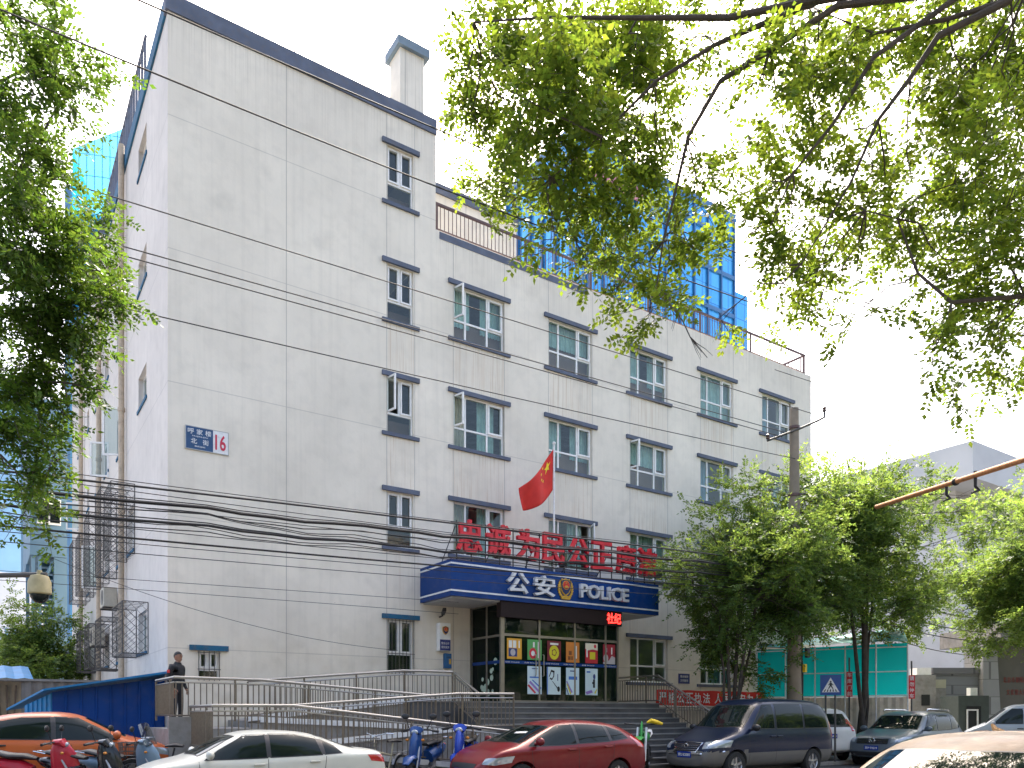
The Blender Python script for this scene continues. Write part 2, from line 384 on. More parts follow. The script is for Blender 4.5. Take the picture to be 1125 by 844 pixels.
# ---- windows
def board(mb, M, u0, u1, v0, v1, d=.07): mb.mapbox(M, u0, u1, v0, v1, -d, -.002)
def curtain(M, u0, u1, v0, v1, w_, mat, parent):
    mb = MB(); n = max(6, int((u1-u0)*30)); prev = None
    for i in range(n+1):
        u = u0+(u1-u0)*i/n; d = w_+.03*math.sin(i*1.7+u*9)+.012*math.sin(i*3.1)
        q = (M(u, v0, d), M(u, v1, d*.6+w_*.4))
        if prev: mb.quad(prev[0], q[0], q[1], prev[1])
        prev = q
    return mb.build('curtain', mat, parent, smooth=True, fixn=False)
def window3(M, u0, u1, v0, v1, parent, trim, open_=None, style=0, slate=True, name='window'):
    W, H = u1-u0, v1-v0; a, c, tz = u0+W*.245, u0+W*.675, v0+H*.37; F = .045; d0, d1 = .085, .15
    fr = MB()
    for q in ((u0, u1, v0, v0+F), (u0, u1, v1-F, v1)): fr.mapbox(M, *q, d0, d1)
    for q in ((u0, u0+F, v0+F, v1-F), (u1-F, u1, v0+F, v1-F), (a-F*.6, a+F*.6, v0+F, v1-F), (c-F*.6, c+F*.6, v0+F, v1-F)): fr.mapbox(M, *q, d0+.002, d1)
    for p, q in ((u0+F, a-F*.6), (a+F*.6, c-F*.6), (c+F*.6, u1-F)): fr.mapbox(M, p, q, tz-F*.6, tz+F*.6, d0+.004, d1)
    # opening casement on the right stands proud
    s0, s1 = c+F*.6, u1-F
    if open_ != 'right':
        for q in ((s0, s1, tz+F*.6, tz+F*.6+.055), (s0, s1, v1-F-.055, v1-F), (s0, s0+.05, tz+F*.6+.055, v1-F-.055), (s1-.05, s1, tz+F*.6+.055, v1-F-.055)): fr.mapbox(M, *q, d0-.03, d1-.02)
    wn = fr.build(name, m_white, parent)
    g = MB(); cells = [(u0+F, a, v0+F, tz), (a, c, v0+F, tz), (c, u1-F, v0+F, tz), (u0+F, a, tz, v1-F), (a, c, tz, v1-F), (c, u1-F, tz, v1-F)]
    for i, q in enumerate(cells):
        if (open_ == 'left' and i == 3) or (open_ == 'right' and i == 5): continue
        dd = .115+rng.uniform(-.004, .004); t1, t2 = rng.uniform(-.006, .006, 2)
        g.quad(M(q[0], q[2], dd), M(q[1], q[2], dd+t1), M(q[1], q[3], dd+t1+t2), M(q[0], q[3], dd+t2))
    g.build('pane', m_glass, wn, fixn=False)
    if trim:
        b = MB(); board(b, M, u0-.2, u1+.2, v1+.005, v1+.13); b.build('lintel', m_slate if slate else m_bluetrim, wn)
        b = MB(); board(b, M, u0-.2, u1+.2, v0-.105, v0-.005, .06); b.build('sill', m_slate, wn)
    if open_:
        p0, p1 = (u0, a) if open_ == 'left' else (u1, c); ang = R(74 if open_ == 'left' else 66); sgn = 1 if open_ == 'left' else -1; wd = abs(p1-p0)
        SM = lambda u, v, w_: M(p0+sgn*(u*math.cos(ang)+w_*math.sin(ang)), v, d0-u*math.sin(ang)+w_*math.cos(ang))
        sh = MB(); b0, b1 = tz, v1-F
        for q in ((0, wd, b0, b0+.05), (0, wd, b1-.05, b1), (0, .05, b0+.05, b1-.05), (wd-.05, wd, b0+.05, b1-.05)): sh.mapbox(SM, *q, 0, .04, 0)
        sh.quad(SM(.05, b0+.05, .02), SM(wd-.05, b0+.05, .02), SM(wd-.05, b1-.05, .02), SM(.05, b1-.05, .02), 1)
        sh.build('open_sash', [m_white, m_glass], wn)
    # curtains, and a brown backing imitating the brown reflection low in the panes
    k = style
    if k == 0:
        curtain(M, u0-.1, u0+W*.40, tz-.05, v1+.2, .34, m_curt, wn); curtain(M, u0+W*.62, u1+.1, tz-.05, v1+.2, .36, m_curt, wn)
        MB().mapbox(M, u0-.2, u1+.2, v0-.3, tz+.10, .40, .43).build('added_backing', m_brown, wn)
    elif k == 1:
        curtain(M, u0-.1, u1+.1, tz+H*.18, v1+.2, .34, m_curt, wn); MB().mapbox(M, u0-.2, u1+.2, v0-.3, tz+H*.25, .42, .45).build('added_backing', m_brown, wn)
    elif k == 2:
        curtain(M, u0-.1, u1+.1, v0-.1, v1+.2, .36, m_curt, wn)
    elif k == 4:
        curtain(M, u0-.1, u0+W*.46, v0-.1, v1+.2, .36, pm('blue_blind', (.30, .48, .58), .8, .1, 4), wn); curtain(M, u0+W*.7, u1+.1, tz, v1+.2, .33, m_curt2, wn)
    elif k == 3:
        curtain(M, u0-.1, u0+W*.30, v0, v1+.2, .34, m_curt2, wn); curtain(M, u0+W*.55, u0+W*.9, v0, v1+.2, .34, m_curt, wn)
    return wn
opens = {(4, 0): 'left', (3, 0): 'left', (3, 2): 'left', (2, 1): 'right'}
styles = {(4, 0): 0, (4, 1): 1, (4, 2): 0, (4, 3): 2, (4, 4): 4, (3, 0): 3, (3, 1): 0, (3, 2): 1, (3, 3): 4, (3, 4): 0, (2, 0): 3, (2, 1): 3, (2, 2): 1, (2, 3): 2, (2, 4): 0}
for (u0, u1, v0, v1, f, i) in tri:
    window3(FM, u0, u1, v0, v1, bld, True, opens.get((f, i)), styles.get((f, i), 9), slate=True)
def window2(M, u0, u1, v0, v1, parent, open_=False, bars=False, blue=False, wd=.17):
    W, H = u1-u0, v1-v0; F = .04; c = (u0+u1)/2; tz = v0+H*.36; d0, d1 = .085, .15
    fr = MB()
    for q in ((u0, u1, v0, v0+F), (u0, u1, v1-F, v1)): fr.mapbox(M, *q, d0, d1)
    for q in ((u0, u0+F, v0+F, v1-F), (u1-F, u1, v0+F, v1-F)): fr.mapbox(M, *q, d0+.002, d1)
    fr.mapbox(M, u0+F, u1-F, tz-.03, tz+.03, d0+.004, d1); fr.mapbox(M, c-.03, c+.03, tz+.03, v1-F, d0+.003, d1)
    for p, q in ((u0+F, c-.03), (c+.03, u1-F)):
        if open_ and p < c-.1: continue
        for e in ((p, q, tz+.03, tz+.075), (p, q, v1-F-.045, v1-F), (p, p+.04, tz+.075, v1-F-.045), (q-.04, q, tz+.075, v1-F-.045)): fr.mapbox(M, *e, d0-.03, d1-.02)
    wn = fr.build('window', m_white, parent)
    g = MB()
    for q in ((u0+F, u1-F, v0+F, tz), (u0+F, c, tz, v1-F), (c, u1-F, tz, v1-F)):
        if open_ and q[2] == tz and q[0] < c-.1: continue
        dd = .115; t1 = rng.uniform(-.006, .006); g.quad(M(q[0], q[2], dd), M(q[1], q[2], dd+t1), M(q[1], q[3], dd+t1), M(q[0], q[3], dd))
    g.build('pane', m_glass, wn, fixn=False)
    b = MB(); board(b, M, u0-wd, u1+wd, v1+.005, v1+.13); b.build('lintel', m_bluetrim if blue else m_slate, wn)
    if not bars: b = MB(); board(b, M, u0-wd, u1+wd, v0-.105, v0-.005, .06); b.build('sill', m_slate, wn)
    if open_:
        ang = R(78); w_ = W*.5; SM = lambda u, v, q: M(u0+u*math.cos(ang)+q*math.sin(ang), v, d0-u*math.sin(ang)+q*math.cos(ang)); sh = MB()
        for q in ((0, w_, tz, tz+.05), (0, w_, v1-.05, v1), (0, .05, tz+.05, v1-.05), (w_-.05, w_, tz+.05, v1-.05)): sh.mapbox(SM, *q, 0, .04, 0)
        sh.quad(SM(.05, tz+.05, .02), SM(w_-.05, tz+.05, .02), SM(w_-.05, v1-.05, .02), SM(.05, v1-.05, .02), 1); sh.build('open_sash', [m_white, m_glass], wn)
    if bars:
        gb = MB(); n = max(4, int(W/.11))
        for i in range(n+1):
            u = u0+.01+(W-.02)*i/n; gb.tube([M(u, v0-.02, -.04), M(u, v1-.01, -.04)], .009, 6)
        for v in (v0+.02, tz, v1-.04): gb.tube([M(u0-.02, v, -.038), M(u1+.02, v, -.038)], .009, 6)
        gb.build('window_bars', m_grille, wn)
    MB().mapbox(M, u0-.2, u1+.2, v0-.2, tz, .6, .64).build('added_backing', m_brown if not bars else m_dark, wn)  # added backing; the brown one imitates a reflection in the pane
    return wn
for i, h in enumerate(stair): window2(FM, *h, bld, open_=(i == 2), bars=(i == 4), blue=(i == 4))
wn = window2(FM, 4.30, 4.80, 2.44, 3.14, bld, bars=True, blue=True, wd=.2)
# ---- left (side) wall with its small windows
cols = [(22.8, 24.1), (27.0, 28.3), (30.4, 31.4), (33.2, 34.2), (36.4, 37.2), (39.8, 40.8)]
fl = [(16.6, 17.4), (13.35, 14.2), (10.1, 11.0), (6.6, 7.9), (3.3, 4.4)]
side_holes = []; sw = []
for ci, (u0, u1) in enumerate(cols):
    for fi, (v0, v1) in enumerate(fl):
        if ci == 0 and fi == 3: continue
        if ci == 1 and fi < 4: v0 -= .2; v1 += .1
        side_holes.append((u0, u1, v0, v1)); sw.append((ci, fi, u0, u1, v0, v1))
sh_ = [(24.9, 26.0, 6.4, 7.7)]; side_holes += sh_; sw.append((9, 3, 24.9, 26.0, 6.4, 7.7))
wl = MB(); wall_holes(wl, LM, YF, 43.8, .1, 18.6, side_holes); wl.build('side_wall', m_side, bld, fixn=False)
for ci, fi, u0, u1, v0, v1 in sw:
    fr = MB(); F = .05
    for q in ((u0, u1, v0, v0+F), (u0, u1, v1-F, v1)): fr.mapbox(LM, *q, .12, .18)
    c = (u0+u1)/2
    for q in ((u0, u0+F, v0+F, v1-F), (u1-F, u1, v0+F, v1-F), (c-.03, c+.03, v0+F, v1-F)): fr.mapbox(LM, *q, .122, .18)
    wn = fr.build('window', m_white, bld)
    MB().quad(LM(u0, v0, .15), LM(u1, v0, .15), LM(u1, v1, .15), LM(u0, v1, .15)).build('pane', m_glass, wn, fixn=False)
    b = MB(); b.mapbox(LM, u0-.1, u1+.1, v0-.09, v0-.005, -.035, -.002); b.build('sill', m_bluetrim, wn)
    if (ci, fi) in ((1, 2), (2, 2), (5, 2), (3, 3)):
        ang = R(62); wd = .62; SM = lambda u, v, q: LM(u0+u*math.cos(ang)+q*math.sin(ang), v, -u*math.sin(ang)+q*math.cos(ang)); sh = MB(); t0, t1 = v0-.25, v1+.05
        for q in ((0, wd, t0, t0+.06), (0, wd, t1-.06, t1), (0, .06, t0+.06, t1-.06), (wd-.06, wd, t0+.06, t1-.06)): sh.mapbox(SM, *q, 0, .045, 0)
        sh.quad(SM(.06, t0+.06, .02), SM(wd-.06, t0+.06, .02), SM(wd-.06, t1-.06, .02), SM(.06, t1-.06, .02), 1); sh.build('open_sash', [m_white, m_glass], wn)
# downpipes on the side wall
for y, z1 in ((26.4, 18.9), (32.0, 18.4), (38.3, 18.3)):
    p = MB(); p.tube([(XL-.13, y, .12), (XL-.13, y, z1)], .085, 10)
    for z in np.arange(1.5, z1, 3.1): p.tube([(XL-.13, y, z), (XL-.13, y, z+.12)], .105, 10)
    p.box(XL-.1, XL-.001, y-.02, y+.02, 5.0, 5.05); p.build('downpipe', m_pipe, bld, smooth=True)
# security cages on the side wall
def cage(u0, u1, v0, v1, d=.62):
    c = MB(); r = .014
    for u in (u0, u1):
        for w_ in (-d, -.01): c.tube([LM(u, v0, w_), LM(u, v1, w_)], r, 5)
    for v in (v0, v1):
        c.tube([LM(u0, v, -.01), LM(u0, v, -d), LM(u1, v, -d), LM(u1, v, -.01)], r, 5)
        for i in range(1, 6):
            u = u0+(u1-u0)*i/6; c.tube([LM(u, v, -.01), LM(u, v, -d)], .007, 4)
    c.tube([LM(u0, (v0+v1)/2, -d), LM(u1, (v0+v1)/2, -d)], r*.8, 5)
    s = .24                                           # diagonal mesh on the three outer faces
    for (A, B_) in (((u0, -d), (u1, -d)), ((u0, -.01), (u0, -d)), ((u1, -.01), (u1, -d))):
        Ln = math.hypot(B_[0]-A[0], B_[1]-A[1]); H = v1-v0
        P = lambda t, h: LM(A[0]+(B_[0]-A[0])*t/Ln, v0+h, A[1]+(B_[1]-A[1])*t/Ln)
        k = -H
        while k < Ln:
            t0, t1 = max(0, k), min(Ln, k+H)
            if t1-t0 > .04:
                c.tube([P(t0, t0-k), P(t1, t1-k)], .006, 3, cap=False); c.tube([P(t0, H-(t0-k)), P(t1, H-(t1-k))], .006, 3, cap=False)
            k += s
    return c.build('window_cage', m_grille, bld)
for q in ((22.5, 24.4, 3.2, 4.55), (27.0, 28.4, 3.0, 4.6), (30.2, 31.6, 3.2, 4.7), (33.0, 34.4, 3.2, 4.7), (36.0, 40, 2.6, 4.6), (24.7, 26.2, 6.2, 8.2), (27.0, 28.4, 6.0, 8.6), (30.2, 31.8, 6.1, 8.5), (33.4, 34.8, 6.2, 8.4), (36.0, 37.5, 6.2, 8.6)): cage(*q)
# roof-edge paling above the side wall
rl = MB()
for i in range(44):
    y = 23.0+i*.47; rl.box(XL-.03, XL+.03, y, y+.05, 18.645, 19.75)
rl.box(XL-.035, XL+.035, 22.9, 43.5, 19.752, 19.80); rl.build('roof_paling', m_slate, bld)
ch = MB(); ch.box(4.0, 4.6, 21.6, 22.3, 18.2, 19.35); c1 = ch.build('chimney', m_side, bld)
MB().box(3.9, 4.7, 21.5, 22.4, 19.352, 19.55).build('chimney_cap', m_bluetrim, c1)
ch = MB(); ch.box(9.95, 10.72, 20.5, 21.2, 18.2, 20.80); c1 = ch.build('chimney', m_front, bld)
MB().box(9.84, 10.86, 20.39, 21.31, 20.802, 21.05).build('chimney_cap', pm('grey_teal_cap', (.16, .22, .27), .7, .1, 3), c1)
an = MB(); an.tube([(6.9, 20.6, 18.3), (6.9, 20.6, 23.5)], .018, 6); an.build('antenna_rod', m_grille, bld)
# railing along the low roof
rr = MB(); rr.box(10.8, 28.0, YF+.06, YF+.12, 16.30, 16.37); rr.box(10.8, 28.0, YF+.07, YF+.11, 15.60, 15.63); rr.box(27.94, 28.0, YF+.122, 26, 16.30, 16.37); rr.build('roof_handrail', m_bronze, bld)
for x in (10.86, 14.0, 16.6, 19.2, 21.8, 24.6, 27.94): MB().box(x-.03, x+.03, YF+.062, YF+.118, 15.531, 16.299).build('railing_post', m_bronze, bld)
br = MB(); x = 10.98
while x < 27.9: br.box(x-.009, x+.009, YF+.08, YF+.098, 15.631, 16.299); x += .135
y = YF+.3
while y < 26: br.box(27.96, 27.98, y-.009, y+.009, 15.531, 16.299); y += .135
br.build('railing_bars', m_bronze, bld)
MB().box(10.9, 16.4, YF-.012, YF+.02, 15.30, 15.50).build('rail_base_strip', m_slate, bld)
fx = MB(); fx.tube([(17.0, 20.6, 15.5), (16.0, 20.1, 16.4)], .025, 6); fx.obox((15.9, 20.25, 15.7), (.25, .2, .2), (0, .3, 0)); fx.build('roof_floodlight', m_grille, bld)
# ================================================================== entrance
m_blue = pm('police_blue_paint', (.004, .042, .185), .45, .10, 1.5, spec=.2, dirt=.12)
m_whitep = pm('white_paint', (.75, .75, .74), .5, .05, 6, dirt=.2)
m_soffit = pm('pale_soffit_panel', (.45, .45, .44), .5, .08, 2)
m_red = pm('red_sign_paint', (.62, .012, .025), .5, .12, 5, dirt=.05)
m_redc = pm('red_cloth', (.62, .03, .02), .8, .12, 3)
m_gold = pm('gold_paint', (.62, .36, .05), .4, .15, 8, metal=.3)
m_yel = pm('yellow_paint', (.75, .52, .02), .6, .08, 6)
m_silver = pm('silver_letter', (.62, .63, .64), .35, .08, 6, metal=.2)
CX0, CX1, CYF, CZ0, CZ1 = 10.28, 17.87, 18.13, 4.76, 5.73
cn = MB(); cn.box(CX0, CX1, CYF, YF-.004, CZ0, CZ1); canopy = cn.build('entrance_canopy', m_blue, bld)
st = MB()
for z in (CZ1-.13, CZ0+.12):
    st.box(CX0-.012, CX1+.012, CYF-.012, CYF-.001, z, z+.045); st.box(CX0-.012, CX0-.001, CYF+.0005, YF-.006, z, z+.045); st.box(CX1+.001, CX1+.012, CYF+.0005, YF-.006, z, z+.045)
st.build('white_band', m_whitep, canopy)
MB().box(CX0+.1, CX1-.1, CYF+.1, YF-.01, CZ0-.04, CZ0-.002).build('soffit', m_soffit, canopy)
fit = lambda x0, x1, z0, z1: dict(fit=(x1-x0, z1-z0))
def face_text(name, s, x0, x1, z0, z1, y, mat, parent, ext=.05, bold=.0):
    return text(name, s, .6, mat, onface((x0+x1)/2, y, (z0+z1)/2), parent, extrude=ext, bold=bold, fit=(x1-x0, z1-z0))
face_text('canopy_lettering', '公', 12.00, 12.74, 4.98, 5.57, CYF-.07, m_silver, canopy, .055, .012)
face_text('canopy_lettering', '安', 12.92, 13.66, 4.97, 5.56, CYF-.07, m_silver, canopy, .055, .012)
face_text('canopy_lettering', 'POLICE', 14.60, 16.50, 5.05, 5.46, CYF-.07, m_silver, canopy, .055, .016)
# round police emblem: shield, wreath, gate and stars
def emblem(cx, cz, y, h, parent, simple=False):
    M = lambda u, v, w_: (cx+u*h, y+w_, cz+v*h); e = MB()
    sh = [(0, .5), (.17, .44), (.30, .40), (.33, .2), (.30, -.02), (.18, -.22), (0, -.34), (-.18, -.22), (-.30, -.02), (-.33, .2), (-.30, .40), (-.17, .44)]
    e.prism(sh, M, -.03, -.001, 0)
    e.prism([(u*.84, v*.84+.02) for u, v in sh], M, -.045, -.031, 1)
    e.prism([(.21*math.cos(t), .17+.21*math.sin(t)) for t in np.linspace(0, 2*math.pi, 20, False)], M, -.056, -.046, 0)
    e.prism([(.185*math.cos(t), .17+.185*math.sin(t)) for t in np.linspace(0, 2*math.pi, 20, False)], M, -.066, -.057, 2)
    for q in ((-.12, .12, .05, .08), (-.10, .10, .08, .115), (-.07, .07, .12, .15)): e.mapbox(M, *q, -.076, -.067, 0)
    for q in ((0, .26, .05), (-.09, .22, .022), (.09, .22, .022), (-.05, .30, .02), (.05, .30, .02)):
        pts = []
        for i in range(10):
            r_ = q[2]*(1 if i % 2 == 0 else .42); t = math.pi/2+i*math.pi/5; pts.append((q[0]+r_*math.cos(t), q[1]+r_*math.sin(t)))
        e.prism(pts, M, -.076, -.067, 0)
    if not simple:
        for s_ in (-1, 1):
            for i in range(11):
                t = R(-88+i*14.5); u, v = s_*.40*math.cos(t), .02+.46*math.sin(t)
                lf = [(u+s_*.085*math.cos(a)*math.cos(t+.9)-.045*math.sin(a)*math.sin(t+.9)*s_, v+.085*math.cos(a)*math.sin(t+.9)+.045*math.sin(a)*math.cos(t+.9)) for a in np.linspace(0, 2*math.pi, 8, False)]
                e.prism(lf, M, -.03-.002*(i % 3), -.001, 0)
        e.prism([(-.22, -.5), (.22, -.5), (.30, -.38), (.12, -.33), (-.12, -.33), (-.30, -.38)], M, -.05, -.001, 0)
    return e.build('police_emblem', [m_gold, pm('emblem_dark_blue', (.02, .03, .10), .5), m_red], parent, fixn=True)
emblem(14.10, 5.26, CYF-.002, .62, canopy)
# LED board under the canopy
VX0, VX1, VY = 11.95, 16.30, 18.27
lb = MB().box(VX0-.06, VX1+.04, VY-.10, VY+.12, 4.31, 4.755).build('led_board', pm('led_board_face', (.022, .013, .012), .6, .1, 20, spec=.2), bld)
m_led = pm('red_led', (1.0, .02, .015), .5, .05, 3, emit=2.2)
face_text('led_text', '社纪', 15.74, 16.30, 4.37, 4.70, VY-.104, m_led, lb, .002, .012)
# glass vestibule
vb = MB()
for x in (VX0, 13.25, 14.55, 15.75, VX1-.06): vb.box(x, x+(.12 if x == VX0 else .06), VY, VY+.07, 1.93, 4.309)
vb.box(VX0+.121, VX1-.061, VY+.005, VY+.065, 3.80, 3.87); vb.box(VX0+.121, VX1-.061, VY+.005, VY+.065, 1.93, 2.0)
vb.box(VX0, VX0+.06, 19.0, 19.06, 1.93, 4.75); vb.box(VX0+.004, VX0+.056, VY+.071, YF, 3.78, 3.84); vb.box(VX0+.003, VX0+.057, VY+.121, YF, 4.68, 4.752); vb.box(VX0-.03, VX0+.05, YF-.07, YF-.005, 1.93, 4.75)
vb.box(VX1-.06, VX1, 19.5, 19.56, 1.93, 4.75)
vest = vb.build('entrance_vestibule', pm('vestibule_steel_frame', (.27, .245, .20), .35, .1, 6, metal=.6), bld)
gp = MB()
for a, c in ((VX0+.12, 13.25), (13.31, 14.55), (14.61, 15.75), (15.81, VX1-.06)):
    gp.quad((a, VY+.03, 2.0), (c, VY+.03, 2.0), (c, VY+.032, 3.8), (a, VY+.032, 3.8)); gp.quad((a, VY+.03, 3.87), (c, VY+.03, 3.87), (c, VY+.034, 4.31), (a, VY+.034, 4.31))
for a, c in ((VY+.07, 19.0), (19.06, YF)):
    gp.quad((VX0+.03, a, 1.93), (VX0+.03, c, 1.93), (VX0+.03, c, 3.78), (VX0+.03, a, 3.78), 1); gp.quad((VX0+.03, a, 3.84), (VX0+.03, c, 3.84), (VX0+.03, c, 4.68), (VX0+.03, a, 4.68), 1)
gp.quad((VX1-.03, VY+.07, 1.93), (VX1-.03, YF, 1.93), (VX1-.03, YF, 4.7), (VX1-.03, VY+.07, 4.7))
gp.build('glass_pane', [m_glassd, M_window_glass('smoked_side_glass', (.10, .13, .11), (.008, .014, .011), .5, ior=1.22)], vest, fixn=False)
dh = MB()
for x in (13.12, 13.40): dh.tube([(x, VY-.005, 2.7), (x, VY-.05, 2.72), (x, VY-.05, 3.3), (x, VY-.005, 3.32)], .016, 8)
dh.build('door_handle', m_steel, vest, smooth=True)
ws = MB(); ws.box(VX0+.125, VX1-.065, VY+.018, VY+.024, 3.03, 3.12); ws.quad((VX0+.02, VY+.08, 3.03), (VX0+.02, YF-.02, 3.03), (VX0+.02, YF-.02, 3.12), (VX0+.02, VY+.08, 3.12))
wsb = ws.build('glass_warning_strip', m_blue, vest)
for x in (12.35, 13.0, 13.75, 14.4, 15.1, 15.95): face_text('strip_text', '公安 POLICE', x-.24, x+.24, 3.055, 3.095, VY+.016, m_whitep, wsb, .001)
# interior: lobby floor, back wall with a pale notice and a counter
lob = MB(); lob.box(10.9, 18.2, YF+.3, 25, 1.8, 1.93); lob.box(10.9, 18.2, 24.9, 25, 1.93, 4.8); lob.box(10.9, 11.0, YF+.3, 24.9, 1.93, 4.8); lob.box(18.1, 18.2, YF+.3, 24.9, 1.93, 4.8); lob.box(10.9, 18.2, YF+.3, 25, 4.8, 4.9)
lob.build('lobby', pm('lobby_wall', (.10, .13, .12), .7, .1, 3), bld)
MB().box(15.2, 16.1, 19.4, 19.44, 1.95, 4.3).build('display_screen_wall', pm('pale_teal_panel', (.20, .36, .36), .5, .1, 2), bld)
MB().box(12.6, 15.2, 21.2, 21.8, 1.93, 2.95).build('counter', m_stone, bld)
m_gposter = pm('green_poster', (.04, .50, .09), .6, .1, 2)
gb = MB().box(11.985, 12.0, 18.4, 19.6, 2.0, 3.35).build('notice_board', m_gposter, vest)
nb = MB()
for i in range(14):
    y, z, r_ = rng.uniform(18.55, 19.4), rng.uniform(2.15, 3.1), rng.uniform(.05, .11); nb.lathe([(.001, 0), (r_, 0)], (11.980-.0002*i, y, z), 'x', 14)
nb.build('notice_print', pm('pale_notice_print', (.5, .6, .45), .7, .2, 4), gb)
# posters taped behind the glass, each a sheet of its own
PZ = lambda x0, x1, z0, z1, col, nm, label: (x0, x1, z0, z1, col, nm, label)
posters = [(12.16, 12.66, 3.16, 3.74, (.70, .36, .03), 'amber poster with white heading and dark blue square on entrance glass'),
 (12.86, 13.36, 3.16, 3.74, (.10, .36, .10), 'green poster with white side column and red disc on entrance glass'),
 (13.56, 14.06, 3.16, 3.74, (.16, .012, .02), 'maroon poster with yellow green disc on entrance glass'),
 (14.25, 14.75, 3.14, 3.74, (.58, .20, .03), 'orange poster with white column and brown figures on entrance glass'),
 (14.98, 15.46, 3.14, 3.74, (.45, .02, .03), 'red poster with cream top and yellow patch on entrance glass'),
 (15.68, 16.16, 3.14, 3.74, (.32, .015, .03), 'dark red poster with pale lower corner on entrance glass'),
 (12.86, 13.36, 2.18, 2.98, (.55, .68, .72), 'pale blue poster with violet diagonal streaks below the blue strip'),
 (13.55, 14.05, 2.18, 2.98, (.58, .70, .70), 'pale poster with black ink swirl below the blue strip'),
 (14.25, 14.74, 2.18, 2.98, (.55, .70, .74), 'pale poster with blue heading and yellow streak below the blue strip'),
 (14.98, 15.46, 2.18, 2.98, (.58, .72, .74), 'pale poster with small dark figure in blue colours below the blue strip')]
PAL = dict(w=(.75, .75, .7), n=(.03, .05, .18), r=(.55, .03, .05), y=(.62, .55, .02), d=(.20, .07, .02), k=(.01, .01, .012), v=(.28, .18, .5), b=(.05, .16, .5), c=(.7, .66, .5), p=(.45, .42, .42))
def pmat(k): return pm('print_'+k, PAL[k], .7, .05, 8)
def disc(u, v, r_, n=18): return [(u+r_*math.cos(t), v+r_*math.sin(t)) for t in np.linspace(0, 2*math.pi, n, False)]
def rect(a, b_, c, d): return [(a, c), (b_, c), (b_, d), (a, d)]
ART = [[('w', rect(.12, .34, .55, .9)), ('w', rect(.4, .62, .55, .9)), ('w', rect(.78, .86, .55, .9)), ('n', rect(.1, .68, .12, .52)), ('p', disc(.39, .32, .17))],
 [('w', rect(.72, .9, .1, .9)), ('r', disc(.38, .32, .27)), ('w', disc(.38, .32, .13)), ('w', rect(.38, .5, .62, .88))],
 [('y', disc(.5, .42, .36)), ('d', disc(.5, .42, .2, 5)), ('y', disc(.5, .42, .12)), ('w', rect(.2, .8, .8, .9))],
 [('w', rect(.62, .8, .2, .82)), ('d', rect(.14, .34, .12, .3)), ('d', rect(.38, .5, .12, .3)), ('d', rect(.2, .42, .36, .56))],
 [('c', [(0, .72), (.2, .64), (.6, .7), (1, .66), (1, 1), (0, 1)]), ('y', rect(.36, .8, .2, .56)), ('w', rect(.08, .18, .3, .7)), ('r', disc(.78, .86, .1))],
 [('p', [(0, 0), (1, 0), (1, .34), (.72, .44), (.5, .2), (.2, .12), (0, .1)]), ('p', disc(.22, .3, .2)), ('w', rect(.66, .76, .5, .85)), ('p', rect(.16, .32, .6, .82))],
 [('b', rect(.15, .85, .58, .63)), ('v', [(.1, .42), (.2, .48), (.9, .1), (.82, .04)]), ('r', [(.0, .3), (.08, .36), (.6, .06), (.5, .02)]), ('b', [(.3, .5), (.36, .52), (.98, .24), (.95, .18)]), ('n', rect(.3, .7, .9, .93))],
 [('k', [(.12, .62), (.3, .9), (.55, .86), (.52, .66), (.36, .52), (.2, .56), (.24, .62), (.36, .58), (.46, .68), (.46, .8), (.32, .82), (.2, .66)]), ('k', [(.35, .5), (.42, .48), (.92, .16), (.88, .12)]), ('k', disc(.84, .2, .1)), ('n', rect(.75, .8, .5, .75)), ('b', rect(.0, .06, 0, 1))],
 [('b', rect(.2, .85, .56, .68)), ('n', rect(.3, .7, .86, .9)), ('v', [(0, .5), (.08, .5), (.5, .1), (.4, .06)]), ('y', [(.02, .4), (.1, .4), (.4, .04), (.3, .02)]), ('n', [(0, .24), (.05, .26), (.2, .02), (.14, 0)])],
 [('k', rect(.62, .78, .28, .6)), ('n', disc(.72, .7, .1)), ('k', rect(.55, .62, .42, .5)), ('y', [(.72, .1), (.95, .26), (.95, .2), (.8, .04)]), ('b', rect(.1, .4, .84, .9)), ('v', [(0, .12), (.5, .2), (.6, .1), (.1, .02)])]]
for k, (x0, x1, z0, z1, col, lab) in enumerate(posters):
    rt = thing('poster', lab, 'poster', ((x0+x1)/2, VY+.03, z0), 'posters on the entrance glass')
    MB().box(x0, x1, VY+.006, VY+.012, z0, z1).build('sheet', pm('poster_paper_%d' % k, col, .6, .06, 3), rt)
    M = lambda u, v, w_: (x0+u*(x1-x0), VY+w_, z0+v*(z1-z0)); layers = {}
    ks = sorted({a for a, _ in ART[k]}); e = MB()
    for i, (a, poly) in enumerate(ART[k]): e.prism(poly, M, .0045-.0011*i, .0056-.0011*i, ks.index(a))
    e.build('printed_picture', [pmat(a) for a in ks], rt, fixn=False)
